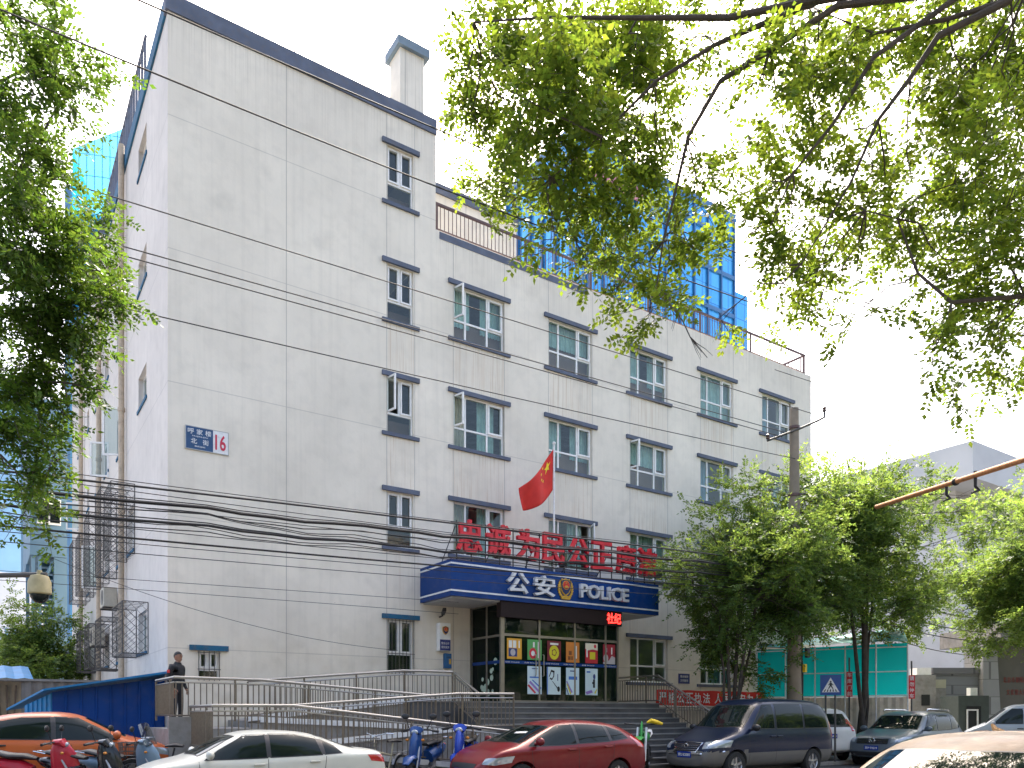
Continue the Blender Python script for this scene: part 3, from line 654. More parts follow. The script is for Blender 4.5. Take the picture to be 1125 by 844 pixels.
# lightbox, letter box, camera beside the door
t = thing('sign_lightbox', 'white wall lightbox with emblem and navy lower half left of the entrance', 'sign', (10.95, YF, 3.5))
MB().box(10.80, 11.16, YF-.20, YF-.003, 3.42, 4.22).build('casing', m_white, t, bevel=.01)
MB().box(10.81, 11.15, YF-.206, YF-.201, 3.43, 3.74).build('navy_panel', pm('navy_panel', (.02, .03, .16), .5), t)
emblem(10.98, 3.98, YF-.202, .30, t, True); face_text('sign_text', '警务公开', 10.85, 11.11, 3.60, 3.67, YF-.208, m_whitep, t, .001); face_text('sign_text', '便民服务', 10.85, 11.11, 3.49, 3.56, YF-.208, m_whitep, t, .001)
t = thing('letter_box', 'small blue metal box on beige wall below the lightbox', 'letter box', (11.1, YF, 3.0))
MB().box(11.02, 11.24, YF-.12, YF-.003, 2.93, 3.36).build('casing', pm('teal_blue_metal', (.01, .10, .25), .45), t, bevel=.012); MB().box(11.07, 11.19, YF-.124, YF-.121, 3.24, 3.26).build('slot', m_dark, t); MB().box(11.15, 11.21, YF-.126, YF-.121, 3.05, 3.2).build('notice', m_gold, t)
t = thing('security_camera', 'black bullet camera on bracket under canopy above the lightbox', 'camera', (10.9, YF, 4.5))
c = MB(); c.obox((10.85, 19.55, 4.52), (.10, .34, .10), (R(-15), 0, R(-20))); c.build('camera_body', m_blackp, t, bevel=.012); c = MB(); c.tube([(10.9, YF-.003, 4.4), (10.9, YF-.2, 4.42), (10.87, 19.65, 4.48)], .022, 6); c.build('bracket', m_blackp, t)
t = tag(MB().box(16.40, 16.60, YF-.06, YF-.004, 2.9, 3.3).build('alarm_box', pm('brass_box', (.30, .22, .04), .5), None, bevel=.01), 'brown yellow box on wall right of the glass entrance', 'box')
cb = MB(); cb.tube([(16.62, YF-.05, 1.95), (16.62, YF-.05, 4.2), (16.9, YF-.1, 4.75)], .025, 6); tag(cb.build('conduit', m_grille, None), 'grey conduit running up wall right of the entrance to canopy', 'conduit')
# red slogan letters on their frame over the canopy
t = thing('slogan_sign', 'large red three dimensional slogan characters on black frame above blue canopy', 'sign', (14.2, 18.35, 5.73))
fr = MB(); yb = 18.42
for z in (6.0, 6.42, 6.78): fr.box(10.45, 18.0, yb, yb+.03, z, z+.03)
for x in np.arange(10.6, 18.01, .46): fr.box(x, x+.025, yb-.026, yb-.001, 5.735, 6.85)
for x in np.arange(10.6, 18.01, 1.38): fr.tube([(x, yb+.04, 6.7), (x, 19.3, 5.74)], .014, 5)
fr.build('frame', m_blackp, t)
for ch_, c in zip('忠诚为民公正廉洁', (10.95, 11.88, 12.88, 13.78, 14.74, 15.64, 16.62, 17.52)):
    face_text('character', ch_, c-.40, c+.40, 5.99, 6.88, 18.30, m_red, t, .055, .013)
# flag
t = thing('flagpole', 'white flagpole with red national flag on the entrance canopy', 'flagpole', (14.05, 18.6, 5.73))
p = MB(); p.tube([(14.05, 18.6, 5.735), (14.05, 18.6, 9.62)], .028, 8); p.lathe([(.001, .0), (.05, .0), (.05, .05), (.001, .08)], (14.05, 18.6, 9.62)); p.build('pole', m_whitep, t, smooth=True)
fl_ = MB(); NU, NV = 26, 14
def flagpt(u, v, off=0.0):       # u from the hoist, v from the top; hangs down and away in folds
    top = Vector((14.02-1.22*u, 18.6-.10*u, 9.46-1.34*u-.12*math.sin(u*math.pi)))
    h = 1.20*(1-.46*u**1.3); dn = Vector((-.06*u+.16*u*v, 0, -1))
    q = top + dn*h*v; q.y += .10*math.sin(7.5*u+1.5*v)*(.25+u)+.05*math.sin(13*u-3*v)*u + off
    return tuple(q)
for i in range(NU+1):
    for j in range(NV+1): fl_.v.append(flagpt(i/NU, j/NV))
for i in range(NU):
    for j in range(NV): a = i*(NV+1)+j; fl_.f.append((a, a+1, a+NV+2, a+NV+1)); fl_.m.append(0)
flag = fl_.build('flag', m_redc, t, smooth=True, fixn=False)
md = flag.modifiers.new('cloth', 'SOLIDIFY'); md.thickness = .004
s5 = MB()
for cu, cv, r_, rot in ((.17, .25, .15, 0), (.33, .10, .05, .4), (.40, .20, .05, .1), (.40, .35, .05, .6), (.33, .45, .05, .2)):
    vs = [flagpt(cu, cv, -.008)]
    for i in range(10):
        q = r_*(1 if i % 2 == 0 else .4); a = math.pi/2+rot+i*math.pi/5; vs.append(flagpt(cu+q*math.cos(a)/1.5, cv-q*math.sin(a), -.008))
    s5.add(vs, [(0, 1+i, 1+(i+1) % 10) for i in range(10)])
s5.build('flag_stars', pm('flag_yellow', (.85, .65, .03), .8), flag, fixn=False)
# door plate on the tall wall
t = thing('address_plate', 'blue and white street number plate 16 on plain wall', 'sign', (4.5, YF, 8.0))
MB().box(4.02, 4.64, YF-.03, YF-.003, 7.97, 8.50).build('blue_panel', pm('plate_blue', (.012, .06, .16), .4), t); MB().box(4.641, 4.99, YF-.03, YF-.003, 7.97, 8.50).build('white_panel', m_whitep, t)
rim = MB(); rim.box(4.0, 5.01, YF-.034, YF-.004, 8.501, 8.515); rim.box(4.0, 5.01, YF-.034, YF-.004, 7.955, 7.969); rim.box(4.0, 4.019, YF-.034, YF-.004, 7.969, 8.501); rim.box(4.991, 5.01, YF-.034, YF-.004, 7.969, 8.501); rim.build('rim', m_steel, t)
for s_, x0, x1, z0, z1 in (('呼', 4.06, 4.20, 8.33, 8.46), ('家', 4.26, 4.40, 8.33, 8.46), ('楼', 4.46, 4.60, 8.33, 8.46), ('HUJIALOU', 4.16, 4.52, 8.26, 8.30), ('北', 4.13, 4.27, 8.10, 8.23), ('街', 4.40, 4.54, 8.10, 8.23), ('BEIJIE', 4.22, 4.46, 8.02, 8.06)):
    face_text('plate_text', s_, x0, x1, z0, z1, YF-.032, m_whitep, t, .001, .004)
face_text('plate_number', '16', 4.69, 4.94, 8.04, 8.42, YF-.033, pm('plate_red', (.55, .02, .06), .5), t, .002, .01)
# small navy notice right of the entrance windows
t = thing('notice_plate', 'small navy notice with two white lines between ground floor windows', 'sign', (20.9, YF, 2.7))
MB().box(20.58, 21.14, YF-.02, YF-.003, 2.70, 3.06).build('plate', pm('navy_panel', (.02, .03, .16), .5), t)
face_text('notice_text', '警务接待', 20.66, 21.06, 2.91, 3.0, YF-.024, m_whitep, t, .002); face_text('notice_text', '文明服务', 20.66, 21.06, 2.77, 2.86, YF-.024, m_whitep, t, .002)
# ---- steps
PZT = 1.92
stp = MB(); stp.box(9.0, 17.72, 17.95, YF-.005, .12, PZT)
n = 11
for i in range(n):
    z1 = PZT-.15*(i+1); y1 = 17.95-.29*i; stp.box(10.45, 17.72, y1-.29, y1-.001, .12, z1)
    stp.box(10.44, 17.74, y1-.315, y1-.02, z1+.001, z1+.035, 1)  # darker risers and paler treads: step shading painted into the stone colour
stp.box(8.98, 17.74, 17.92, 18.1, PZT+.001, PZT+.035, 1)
tag(stp.build('entrance_steps', [pm('shaded_stone_riser', (.085, .085, .087), .7, .3, 1.6, bump=.2, dirt=.3), pm('lit_stone_tread', (.20, .20, .195), .6, .25, 1.3, bump=.2, dirt=.35)], None, fixn=True), 'broad grey stone steps rising to the glass entrance', 'steps')
m_rail = m_steel
def railing(name, label, top, posts_at, drop=.88, group=None, gap=.12, mid=None, bars=True, low=.10):
    """top: polyline of the handrail; posts and bars stand under it"""
    root = thing(name, label, 'railing', (top[0][0], top[0][1], top[0][2]-drop), group)
    b = MB(); b.tube(top, .032, 10); b.tube([(x, y, z-.10) for x, y, z in top], .017, 8)
    b.build('handrail', m_steel, root, smooth=True)
    b = MB(); b.tube([(x, y, z-drop+low) for x, y, z in top], .017, 8); b.build('bottom_rail', m_steelb, root, smooth=True)
    P = [Vector(p) for p in top]; ln = [0]
    for a, c in zip(P, P[1:]): ln.append(ln[-1]+(c-a).length)
    def at(s_):
        for i in range(len(P)-1):
            if s_ <= ln[i+1]+1e-6: return P[i].lerp(P[i+1], (s_-ln[i])/max(1e-6, ln[i+1]-ln[i]))
        return P[-1]
    L_ = ln[-1]; np_ = max(2, int(round(L_/1.5))+1)
    for i in range(np_):
        q = at(L_*i/(np_-1)); MB().tube([(q.x, q.y, q.z-drop-.02), (q.x, q.y, q.z-.02)], .024, 8).build('post', m_steelb, root, smooth=True)
    b = MB(); k = int(L_/gap)
    for i in range(1, k):
        q = at(L_*i/k); b.tube([(q.x, q.y, q.z-drop+low), (q.x, q.y, q.z-.10)], .012, 6, cap=False)
    b.build('railing_bars', m_steelb, root, smooth=True)
    return root
railing('stair_railing', 'steel railing sloping down the right side of the entrance steps', [(17.62, 19.8, 2.82), (17.62, 17.9, 2.82), (17.62, 14.75, 1.16)], None)
railing('stair_railing', 'short steel railing sloping down the left side of the entrance steps', [(10.3, 17.95, 2.68), (10.3, 16.75, 2.12)], None)
# ---- accessible ramp in four flights
rp = MB()
def slab(x0, z0, x1, z1, y0, y1):
    for a, c, zb in (((x0, z0), (x1, z1), .12),):
        vs = [(x0, y0, zb), (x1, y0, zb), (x1, y1, zb), (x0, y1, zb), (x0, y0, z0), (x1, y0, z1), (x1, y1, z1), (x0, y1, z0)]
        rp.add(vs, [(0,3,2,1),(4,5,6,7),(0,1,5,4),(1,2,6,5),(2,3,7,6),(3,0,4,7)])
slab(5.0, .88, 10.6, .20, 15.05, 16.05); slab(3.5, .87, 4.998, .87, 15.05, 17.14)
slab(5.0, .88, 9.3, 1.22, 16.12, 17.12); slab(9.302, 1.22, 10.42, 1.22, 16.12, 17.9)
slab(5.0, 1.40, 9.3, 1.23, 17.2, 18.1); slab(3.15, 1.30, 4.998, 1.30, 17.2, YF-.01); slab(3.12, 1.55, 3.78, 1.55, 17.04, 17.19); slab(5.0, 1.46, 8.99, 1.90, 18.18, YF-.01)
ramp = tag(rp.build('access_ramp', m_conc, None), 'zigzag concrete access ramp in front of the tall wall', 'ramp')
kb = MB()
for (x0, z0, x1, z1, y) in ((5.0, .88, 10.5, .21, 15.0), (5.0, .88, 9.3, 1.22, 16.07), (5.0, 1.45, 9.3, 1.23, 17.16), (5.0, 1.46, 8.9, 1.9, 18.13)):
    kb.add([(x0, y-.02, z0-.02), (x1, y-.02, z1-.02), (x1, y+.04, z1-.02), (x0, y+.04, z0-.02), (x0, y-.02, z0+.10), (x1, y-.02, z1+.10), (x1, y+.04, z1+.10), (x0, y+.04, z0+.10)], [(0,3,2,1),(4,5,6,7),(0,1,5,4),(1,2,6,5),(2,3,7,6),(3,0,4,7)])
kb.build('white_edge_kerb', m_whitep, ramp)
G = 'steel railings of the ramp'
railing('ramp_railing', 'lowest front steel railing of the ramp, sloping down to the right behind the parked scooters', [(3.55, 17.1, 1.76), (3.5, 15.02, 1.76), (5.0, 15.02, 1.77), (10.6, 15.02, 1.16)], None, group=G)
railing('ramp_railing', 'second steel ramp railing from the street, rising to the right and ending beside the steps', [(5.0, 16.09, 1.76), (9.3, 16.09, 2.09), (10.9, 16.09, 2.11)], None, group=G)
railing('ramp_railing', 'third steel ramp railing from the street, starting beside the standing man', [(3.25, 19.2, 2.36), (3.25, 17.18, 2.36), (5.0, 17.18, 2.35), (9.3, 17.18, 2.06)], None, group=G)
railing('ramp_railing', 'topmost steel ramp railing closest to the white wall, reaching the platform', [(5.0, 18.16, 2.36), (8.9, 18.16, 2.72), (10.25, 18.0, 2.72)], None, group=G)
# ---- banner on its fence
railing('yard_railing', 'plain steel railing behind the red banner', [(18.0, 19.0, 1.85), (24.2, 19.0, 1.85)], None, drop=1.73, gap=.14)
t = thing('red_banner', 'long red cloth banner with white characters under ground floor windows', 'banner', (21.2, 18.9, 1.9))
bm_ = MB(); 
for i in range(41):
    x = 18.5+i*5.5/40; y = 18.90+.02*math.sin(i*.9)
    bm_.v += [(x, y, 1.90+.015*math.sin(i*.5)), (x, y-.01, 2.42+.01*math.sin(i*.7))]
    if i: a = 2*(i-1); bm_.f.append((a, a+2, a+3, a+1)); bm_.m.append(0)
bm_.build('cloth', m_redc, t, smooth=True, fixn=False)
for i, c in enumerate('严格公正执法'): face_text('banner_text', c, 18.62+i*.42, 18.98+i*.42, 1.98, 2.34, 18.872, m_whitep, t, .001, .008)
for i, c in enumerate('人民公安为人'): face_text('banner_text', c, 21.32+i*.42, 21.68+i*.42, 1.98, 2.34, 18.872, m_whitep, t, .001, .008)
# ---- blue tin lean-to by the side wall
m_tin = pm('blue_tin_sheet', (.004, .05, .23), .5, .12, 1.2, spec=.2, dirt=.15); m_tin2 = pm('light_blue_tin', (.02, .19, .42), .5, .12, 2, dirt=.2, spec=.2)
t = thing('tin_lean_to', 'blue corrugated tin lean-to at the corner of the white building', 'shed', (2.4, 20.2, .12))
def tin(mb, a, b_, z0, za, zb, pitch=.30, depth=.03):
    A, B_ = Vector((*a, 0)), Vector((*b_, 0)); d = B_-A; n_ = d.length; d.normalize(); nrm = Vector((d.y, -d.x, 0)); s_ = 0; prev = None
    while s_ < n_-1e-4:
        for ds, off in ((0, 0), (pitch*.80, 0), (pitch*.86, depth), (pitch*.94, depth)):
            q = min(s_+ds, n_); p = A+d*q+nrm*off; z1 = za+(zb-za)*q/n_
            cur = (Vector((p.x, p.y, z0)), Vector((p.x, p.y, z1)))
            if prev: mb.quad(prev[0], cur[0], cur[1], prev[1])
            prev = cur
        s_ += pitch
wl_ = MB(); tin(wl_, (1.28, 20.2), (3.60, 20.2), .12, 2.10, 2.47); wl_.build('tin_wall', m_tin, t, fixn=False)
wl_ = MB(); tin(wl_, (.80, 21.3), (1.28, 20.2), .12, 1.80, 2.08, .2); wl_.build('tin_wall', m_tin2, t, fixn=False)
MB().add([(1.1, 19.95, 2.16), (3.62, 19.88, 2.62), (3.62, 24, 2.25), (.5, 24, 1.75), (.78, 21.4, 1.95), (1.1, 19.95, 2.12), (3.62, 19.88, 2.57), (3.62, 24, 2.20), (.5, 24, 1.70), (.78, 21.4, 1.90)], [(0,1,2,3,4), (5,9,8,7,6), (0,5,6,1), (1,6,7,2), (2,7,8,3), (3,8,9,4), (4,9,5,0)]).build('tin_roof', m_tin2, t)
# ================================================================== vehicles (built about the origin, nose towards +x)
m_cglass = pm('car_glass', (.008, .014, .013), .03, .05, 3, spec=.28)
m_tyre = pm('tyre_rubber', (.018, .018, .018), .85, .1, 20)
m_rim = pm('alloy_rim', (.45, .45, .46), .3, .05, 9, metal=.8)
m_lamp = pm('headlamp_glass', (.30, .34, .38), .08, .15, 9, coat=1, metal=.3)
m_tail = pm('taillamp_red', (.42, .012, .02), .12, .1, 9, coat=1)
m_chrome = pm('chrome', (.7, .7, .7), .12, .05, 9, metal=1)
m_plate = pm('plate_dark_blue', (.01, .04, .30), .4, .05, 6)
m_amber = pm('amber_lens', (.55, .20, .02), .2)
def car(name, label, group, P, paint, plate=None, lower=None, rim=None):
    root = thing(name, label, P.get('cat', 'car'), (0, 0, 0), group)
    xs = sorted(set([round(q, 3) for q in P['xs']]))
    top, belt, plan, flo = (np.array(P[k]).T for k in ('top', 'belt', 'plan', 'floor'))
    wr = P['wr']; H = max(top[1])
    rings = []
    for x in xs:
        hw = np.interp(x, *plan); zb = np.interp(x, *belt); zt = max(np.interp(x, *top), zb+.03); zf = np.interp(x, *flo)
        a = min(1, max(0, (zt-zb-.06)/(H-zb-.06))); k = a**.7
        p5 = ((1-k)*hw*.86+k*(wr+.05), (1-k)*(zb+(zt-zb)*.7)+k*(zt-.085)); p6 = ((1-k)*hw*.5+k*wr*.72, (1-k)*(zt-.008)+k*(zt-.022))
        half = [(0, zf), (hw*.8, zf), (hw*.965, zf+.10), (hw, zf+(zb-zf)*.55), (hw*.985, zb-.05), (hw*.955, zb), p5, p6, (0, zt)]
        rings.append([(x, y, z) for y, z in half] + [(x, -y, z) for y, z in half[-2:0:-1]])
    mb = MB(); n = len(rings[0])
    for r_ in rings: mb.v.extend(r_)
    for i in range(len(rings)-1):
        for j in range(n): mb.f.append((i*n+j, (i+1)*n+j, (i+1)*n+(j+1) % n, i*n+(j+1) % n)); mb.m.append(0)
    for k, i in ((0, 0), (1, len(rings)-1)):
        c = len(mb.v); q = np.mean([rings[i][j] for j in range(n)], axis=0); mb.v.append((q[0]+(.03 if k else -.03), q[1], q[2]))
        for j in range(n): mb.f.append((i*n+j, i*n+(j+1) % n, c)); mb.m.append(0)
    body = mb.build('body', [paint] + ([lower] if lower else []), root)
    sub = body.modifiers.new('s', 'SUBSURF'); sub.levels = 2; sub.render_levels = 2
    dg = bpy.context.evaluated_depsgraph_get(); me = bpy.data.meshes.new_from_object(body.evaluated_get(dg))
    body.modifiers.clear(); body.data = me
    bvh = BVHTree.FromPolygons([v.co for v in me.vertices], [p.vertices[:] for p in me.polygons])
    # wheel arches
    wx, wz, wrd, wy = P['wheels'], P['wr_'] , P['wr_'], P['wy']
    cut = MB()
    for x in wx:
        for s_ in (-1, 1): cut.tube([(x, s_*(wy-.28), wrd), (x, s_*(wy+.4), wrd)], wrd+.055, 36)
    co = cut.build('cut', m_black, None); md = body.modifiers.new('b', 'BOOLEAN'); md.object = co; md.operation = 'DIFFERENCE'; md.solver = 'EXACT'
    dg = bpy.context.evaluated_depsgraph_get(); me = bpy.data.meshes.new_from_object(body.evaluated_get(dg)); body.modifiers.clear(); body.data = me; bpy.data.objects.remove(co)
    if len(me.materials) > (2 if lower else 1): me.materials.pop()
    for p in me.polygons:
        c = p.center
        p.material_index = 1 if (lower and c.z < P.get('two_tone', .6)) else 0
    shade(me, 50)
    # ---- panels laid on the shell
    def patch(nm, bot, topl, d, mat, parent, nu=12, nv=5, off=.005, mi=0):
        d = Vector(d).normalized()
        def pl(pts, t):
            pts = [Vector(p) for p in pts]; s_ = t*(len(pts)-1); i = min(int(s_), len(pts)-2); return pts[i].lerp(pts[i+1], s_-i)
        g = MB(); idx = {}
        for i in range(nu+1):
            for j in range(nv+1):
                q = pl(bot, i/nu).lerp(pl(topl, i/nu), j/nv); h = bvh.ray_cast(q-d*3, d)
                if h[0] is None: continue
                nn = h[1] if h[1].dot(d) < 0 else -h[1]
                idx[i, j] = len(g.v); g.v.append(tuple(h[0]+nn*off))
        for i in range(nu):
            for j in range(nv):
                ks = [(i, j), (i+1, j), (i+1, j+1), (i, j+1)]
                if all(k in idx for k in ks): g.f.append(tuple(idx[k] for k in ks)); g.m.append(0)
        if not g.f: return None
        return g.build(nm, mat, parent, smooth=True, fixn=False)
    for s_ in (1, -1):
        for (nm, bot, tp) in P['side']:
            f = 1.0
            # black surround then the pane
            cx = np.mean([p[0] for p in bot+tp]); cz = np.mean([p[1] for p in bot+tp])
            gro = lambda pts: [(cx+(x-cx)*1.0+math.copysign(.022, x-cx), s_*.5, z+math.copysign(.020, z-cz)) for x, z in pts]
            srf = patch('window_seal', gro(bot), gro(tp), (0, -s_, 0), m_blackp, root, 14, 5, .003)
            patch(nm, [(x, s_*.5, z) for x, z in bot], [(x, s_*.5, z) for x, z in tp], (0, -s_, 0), m_cglass, root, 14, 5, .007)
        for bot, tp in P.get('pillars', []): patch('pillar_trim', [(x, s_*.5, z) for x, z in bot], [(x, s_*.5, z) for x, z in tp], (0, -s_, 0), m_blackp, root, 3, 5, .005)
        for x in P['seams']:
            (x0, z0), (x1, z1) = x
            patch('door_gap', [(x0-.005, s_, z0), (x1-.005, s_, z1)], [(x0+.005, s_, z0), (x1+.005, s_, z1)], (0, -s_, 0), m_black, root, 12, 1, .0025)
        for x, z in P['handles']:
            h = bvh.ray_cast(Vector((x, s_*3, z)), Vector((0, -s_, 0)))
            if h[0] is not None:
                b = MB(); b.obox((x, h[0].y+s_*.02, z), (.20, .028, .035)); b.build('door_handle', paint if not P.get('blackhandles') else m_blackp, root, bevel=.01)
        x, z = P['mirror']; h = bvh.ray_cast(Vector((x, s_*3, z)), Vector((0, -s_, 0)))
        y = (h[0].y if h[0] is not None else s_*.8)
        b = MB(); b.ell((x, y+s_*.15, z+.06), (.07, .12, .085), 14, 10); b.tube([(x, y-s_*.02, z+.01), (x, y+s_*.1, z+.02)], .03, 8); mr = b.build('wing_mirror', paint if not P.get('blackmirror') else m_blackp, root, smooth=True)
        for bot, tp in P.get('lamp', []):
            patch('headlight', [(x, s_*y, z) for x, y, z in bot], [(x, s_*y, z) for x, y, z in tp], P.get('lampdir', (-1, -.6*s_, -.3)) if not isinstance(P.get('lampdir'), str) else (-1, -.6*s_, -.3), m_lamp, root, 8, 4, .004)
        for bot, tp in P.get('tail', []):
            patch('taillight', [(x, s_*y, z) for x, y, z in bot], [(x, s_*y, z) for x, y, z in tp], (.8, -.7*s_, -.05), m_tail, root, 8, 4, .006)
    for nm, bot, tp, d, mt in P['glass']:
        patch('window_seal', [(x-.0, y*1.03, z) for x, y, z in bot], [(x, y*1.03, z) for x, y, z in tp], d, m_blackp, root, 14, 8, .003)
        g = 0.03
        bi = [tuple(Vector(p).lerp(Vector(q), g)) for p, q in zip(bot, tp)]; ti = [tuple(Vector(q).lerp(Vector(p), g)) for p, q in zip(bot, tp)]
        patch(nm, bi, ti, d, mt or m_cglass, root, 14, 8, .007)
    for nm, bot, tp, d, mt in P.get('extra', []): patch(nm, bot, tp, d, mt, root, 12, 4, .008)
    # wheels
    wrd = P['wr_']
    for x in wx:
        for s_ in (-1, 1):
            wl = MB(); yo = s_*wy; w2 = .10
            wl.lathe([(wrd*.62, -w2), (wrd*.94, -w2), (wrd, -w2*.6), (wrd, w2*.6), (wrd*.94, w2), (wrd*.62, w2)], (x, yo-s_*w2, wrd), 'y', 28); wh = wl.build('wheel', m_tyre, root, smooth=True)
            rm_ = MB(); rm_.lathe([(wrd*.64, s_*-.10), (wrd*.64, 0), (wrd*.60, s_*.012), (wrd*.55, -.01*s_), (wrd*.55, -.09*s_), (.001, -.09*s_)], (x, yo-s_*.02, wrd), 'y', 28)
            for k in range(5):
                a = 2*math.pi*k/5+.3; rm_.obox((x+math.cos(a)*wrd*.31, yo-s_*.03, wrd+math.sin(a)*wrd*.31), (wrd*.55, .03, wrd*.17), (0, -a, 0))
            rm_.lathe([(.001, .02*s_), (wrd*.16, .012*s_), (wrd*.16, -.04*s_)], (x, yo-s_*.025, wrd), 'y', 14); rm_.build('rim', rim or m_rim, wh, smooth=True)
    ub = MB(); ub.box(min(xs)+.5, max(xs)-.5, -wy+.30, wy-.30, .16, .5); ub.build('underbody', m_black, root)
    if plate:
        for (x, z, sgn, tilt) in P['plates']:
            h = bvh.ray_cast(Vector((x+sgn*2, 0, z)), Vector((-sgn, 0, 0)))
            xx = (h[0].x if h[0] is not None else x)+sgn*.012
            b = MB(); b.box(min(xx, xx+sgn*.012), max(xx, xx+sgn*.012), -.22, .22, z-.07, z+.07); pb = b.build('licence_plate', m_plate, root)
            M4 = Matrix.Translation((xx+sgn*.014, 0, z)) @ Matrix.Rotation(R(90*sgn), 4, 'Z') @ Matrix.Rotation(R(90), 4, 'X')
            text('plate_text', plate, .1, m_whitep, M4, pb, .001, .003, fit=(.38, .085))
    return root, bvh, patch
def lerp2(a, b_, n): return [(a[0]+(b_[0]-a[0])*i/n, a[1]+(b_[1]-a[1])*i/n) for i in range(n+1)]
def paintm(nm, c, metal=.35, rough=.32, dirt=.0, var=.06): return pm(nm, c, rough, var, 1.6, metal=metal*.4, coat=.3, dirt=dirt, spec=.3)
def sedan(L=4.5, W=1.78, H=1.44, hatch=False):
    f, r_ = L/2, -L/2; hw = W/2
    P = dict(wr=hw-.27, wr_=.315, wy=hw-.03)
    if not hatch:
        P['top'] = [(r_, .62), (r_+.03, .86), (r_+.12, 1.05), (r_+.52, 1.085), (r_+.85, 1.16), (r_+1.22, 1.34), (r_+1.62, H-.03), (.02, H), (.38, H-.025), (.62, 1.34), (1.28, .99), (1.75, .90), (f-.25, .76), (f-.08, .66), (f, .52)]
        P['belt'] = [(r_, .60), (r_+.03, .82), (r_+.12, .99), (r_+.9, .975), (0, .915), (1.28, .88), (1.75, .83), (f-.25, .70), (f-.08, .60), (f, .50)]
        P['side'] = [('side_window', [(.02, .955), (.5, .945), (1.06, .94)], [(.02, 1.345), (.40, 1.33), (.82, 1.10)]), ('side_window', [(-.98, .985), (-.5, .97), (-.06, .96)], [(-.90, 1.27), (-.5, 1.345), (-.06, 1.35)]), ('quarter_window', [(-1.36, 1.01), (-1.05, .99)], [(-1.22, 1.12), (-1.02, 1.24)])]
        P['pillars'] = [([(-.08, .955), (.04, .95)], [(-.08, 1.355), (.04, 1.35)]), ([(-1.06, .985), (-.96, .98)], [(-1.03, 1.245), (-.88, 1.275)])]
        P['glass'] = [('windshield', [(1.18, -.68, 1.0), (1.27, 0, 1.0), (1.18, .68, 1.0)], [(.55, -.50, 1.4), (.60, 0, 1.4), (.55, .50, 1.4)], (-.5, 0, -1), None), ('rear_window', [(r_+.62, -.60, 1.1), (r_+.56, 0, 1.1), (r_+.62, .60, 1.1)], [(r_+1.36, -.48, 1.4), (r_+1.32, 0, 1.4), (r_+1.36, .48, 1.4)], (.4, 0, -1), None)]
        P['tail'] = [([(r_+.02, hw-.42, .80), (r_+.05, hw-.12, .80), (r_+.32, hw, .84)], [(r_+.04, hw-.42, .93), (r_+.06, hw-.12, .95), (r_+.38, hw, .96)])]
        xs = [r_, r_+.05, r_+.14, r_+.3, r_+.55, r_+.85, r_+1.2, r_+1.55, -.35, .05, .4, .64, .95, 1.26, 1.5, 1.8, f-.28, f-.12, f-.03, f]
        P['seams'] = [((.0, .3), (.0, .92)), ((1.12, .3), (1.16, .9)), ((-1.0, .5), (-1.06, .95))]; P['handles'] = [(.16, .83), (-.84, .86)]
    else:
        P['top'] = [(r_, .55), (r_+.02, .80), (r_+.12, 1.02), (r_+.42, 1.28), (r_+.75, 1.42), (r_+1.35, H-.01), (-.15, H), (.20, H-.03), (.48, 1.37), (1.36, 1.03), (1.72, .93), (f-.22, .78), (f-.07, .68), (f, .54)]
        P['belt'] = [(r_, .54), (r_+.02, .76), (r_+.12, .98), (r_+.6, 1.03), (-.3, .97), (1.36, .91), (1.72, .86), (f-.22, .73), (f-.07, .62), (f, .52)]
        P['side'] = [('side_window', [(-.08, 1.0), (.4, .985), (1.10, .975)], [(-.08, 1.385), (.26, 1.37), (.80, 1.14)]), ('side_window', [(-.98, 1.04), (-.5, 1.02), (-.16, 1.01)], [(-.92, 1.36), (-.5, 1.39), (-.16, 1.395)]), ('quarter_window', [(-1.52, 1.10), (-1.06, 1.05)], [(-1.36, 1.22), (-1.01, 1.345)])]
        P['pillars'] = [([(-.18, 1.0), (-.06, .995)], [(-.18, 1.40), (-.06, 1.39)]), ([(-1.08, 1.045), (-.96, 1.035)], [(-1.03, 1.35), (-.90, 1.365)])]
        P['glass'] = [('windshield', [(1.26, -.68, 1.05), (1.37, 0, 1.05), (1.26, .68, 1.05)], [(.42, -.52, 1.4), (.46, 0, 1.4), (.42, .52, 1.4)], (-.5, 0, -1), None), ('rear_window', [(r_+.16, -.55, 1.1), (r_+.13, 0, 1.1), (r_+.16, .55, 1.1)], [(r_+.62, -.5, 1.4), (r_+.58, 0, 1.4), (r_+.62, .5, 1.4)], (.8, 0, -.6), None)]
        P['tail'] = [([(r_+.05, hw-.25, .88), (r_+.08, hw-.1, .88), (r_+.30, hw, .90)], [(r_+.22, hw-.25, 1.16), (r_+.26, hw-.1, 1.18), (r_+.42, hw, 1.12)])]
        xs = [r_, r_+.04, r_+.12, r_+.26, r_+.42, r_+.75, r_+1.1, -.6, -.15, .2, .48, .9, 1.34, 1.5, 1.75, f-.25, f-.10, f-.03, f]
        P['seams'] = [((-.12, .3), (-.12, .97)), ((1.02, .3), (1.06, .92)), ((-1.02, .5), (-1.1, 1.0))]; P['handles'] = [(.06, .88), (-.92, .92)]
    P['xs'] = xs
    P['plan'] = [(r_, hw-.22), (r_+.05, hw-.12), (r_+.3, hw-.03), (r_+.9, hw), (.8, hw), (f-.7, hw-.02), (f-.3, hw-.12), (f-.08, hw-.26), (f, hw-.42)]
    P['floor'] = [(r_, .34), (r_+.12, .26), (r_+.6, .2), (f-.6, .2), (f-.1, .2), (f, .26)]
    P['wheels'] = (f-.88, r_+.92); P['mirror'] = (1.0 if not hatch else .92, .96 if not hatch else 1.0)
    P['lamp'] = [([(f-.18, hw-.36, .60), (f-.32, hw-.16, .60), (f-.62, hw-.05, .66)], [(f-.26, hw-.36, .72), (f-.38, hw-.16, .74), (f-.72, hw-.06, .78)])]
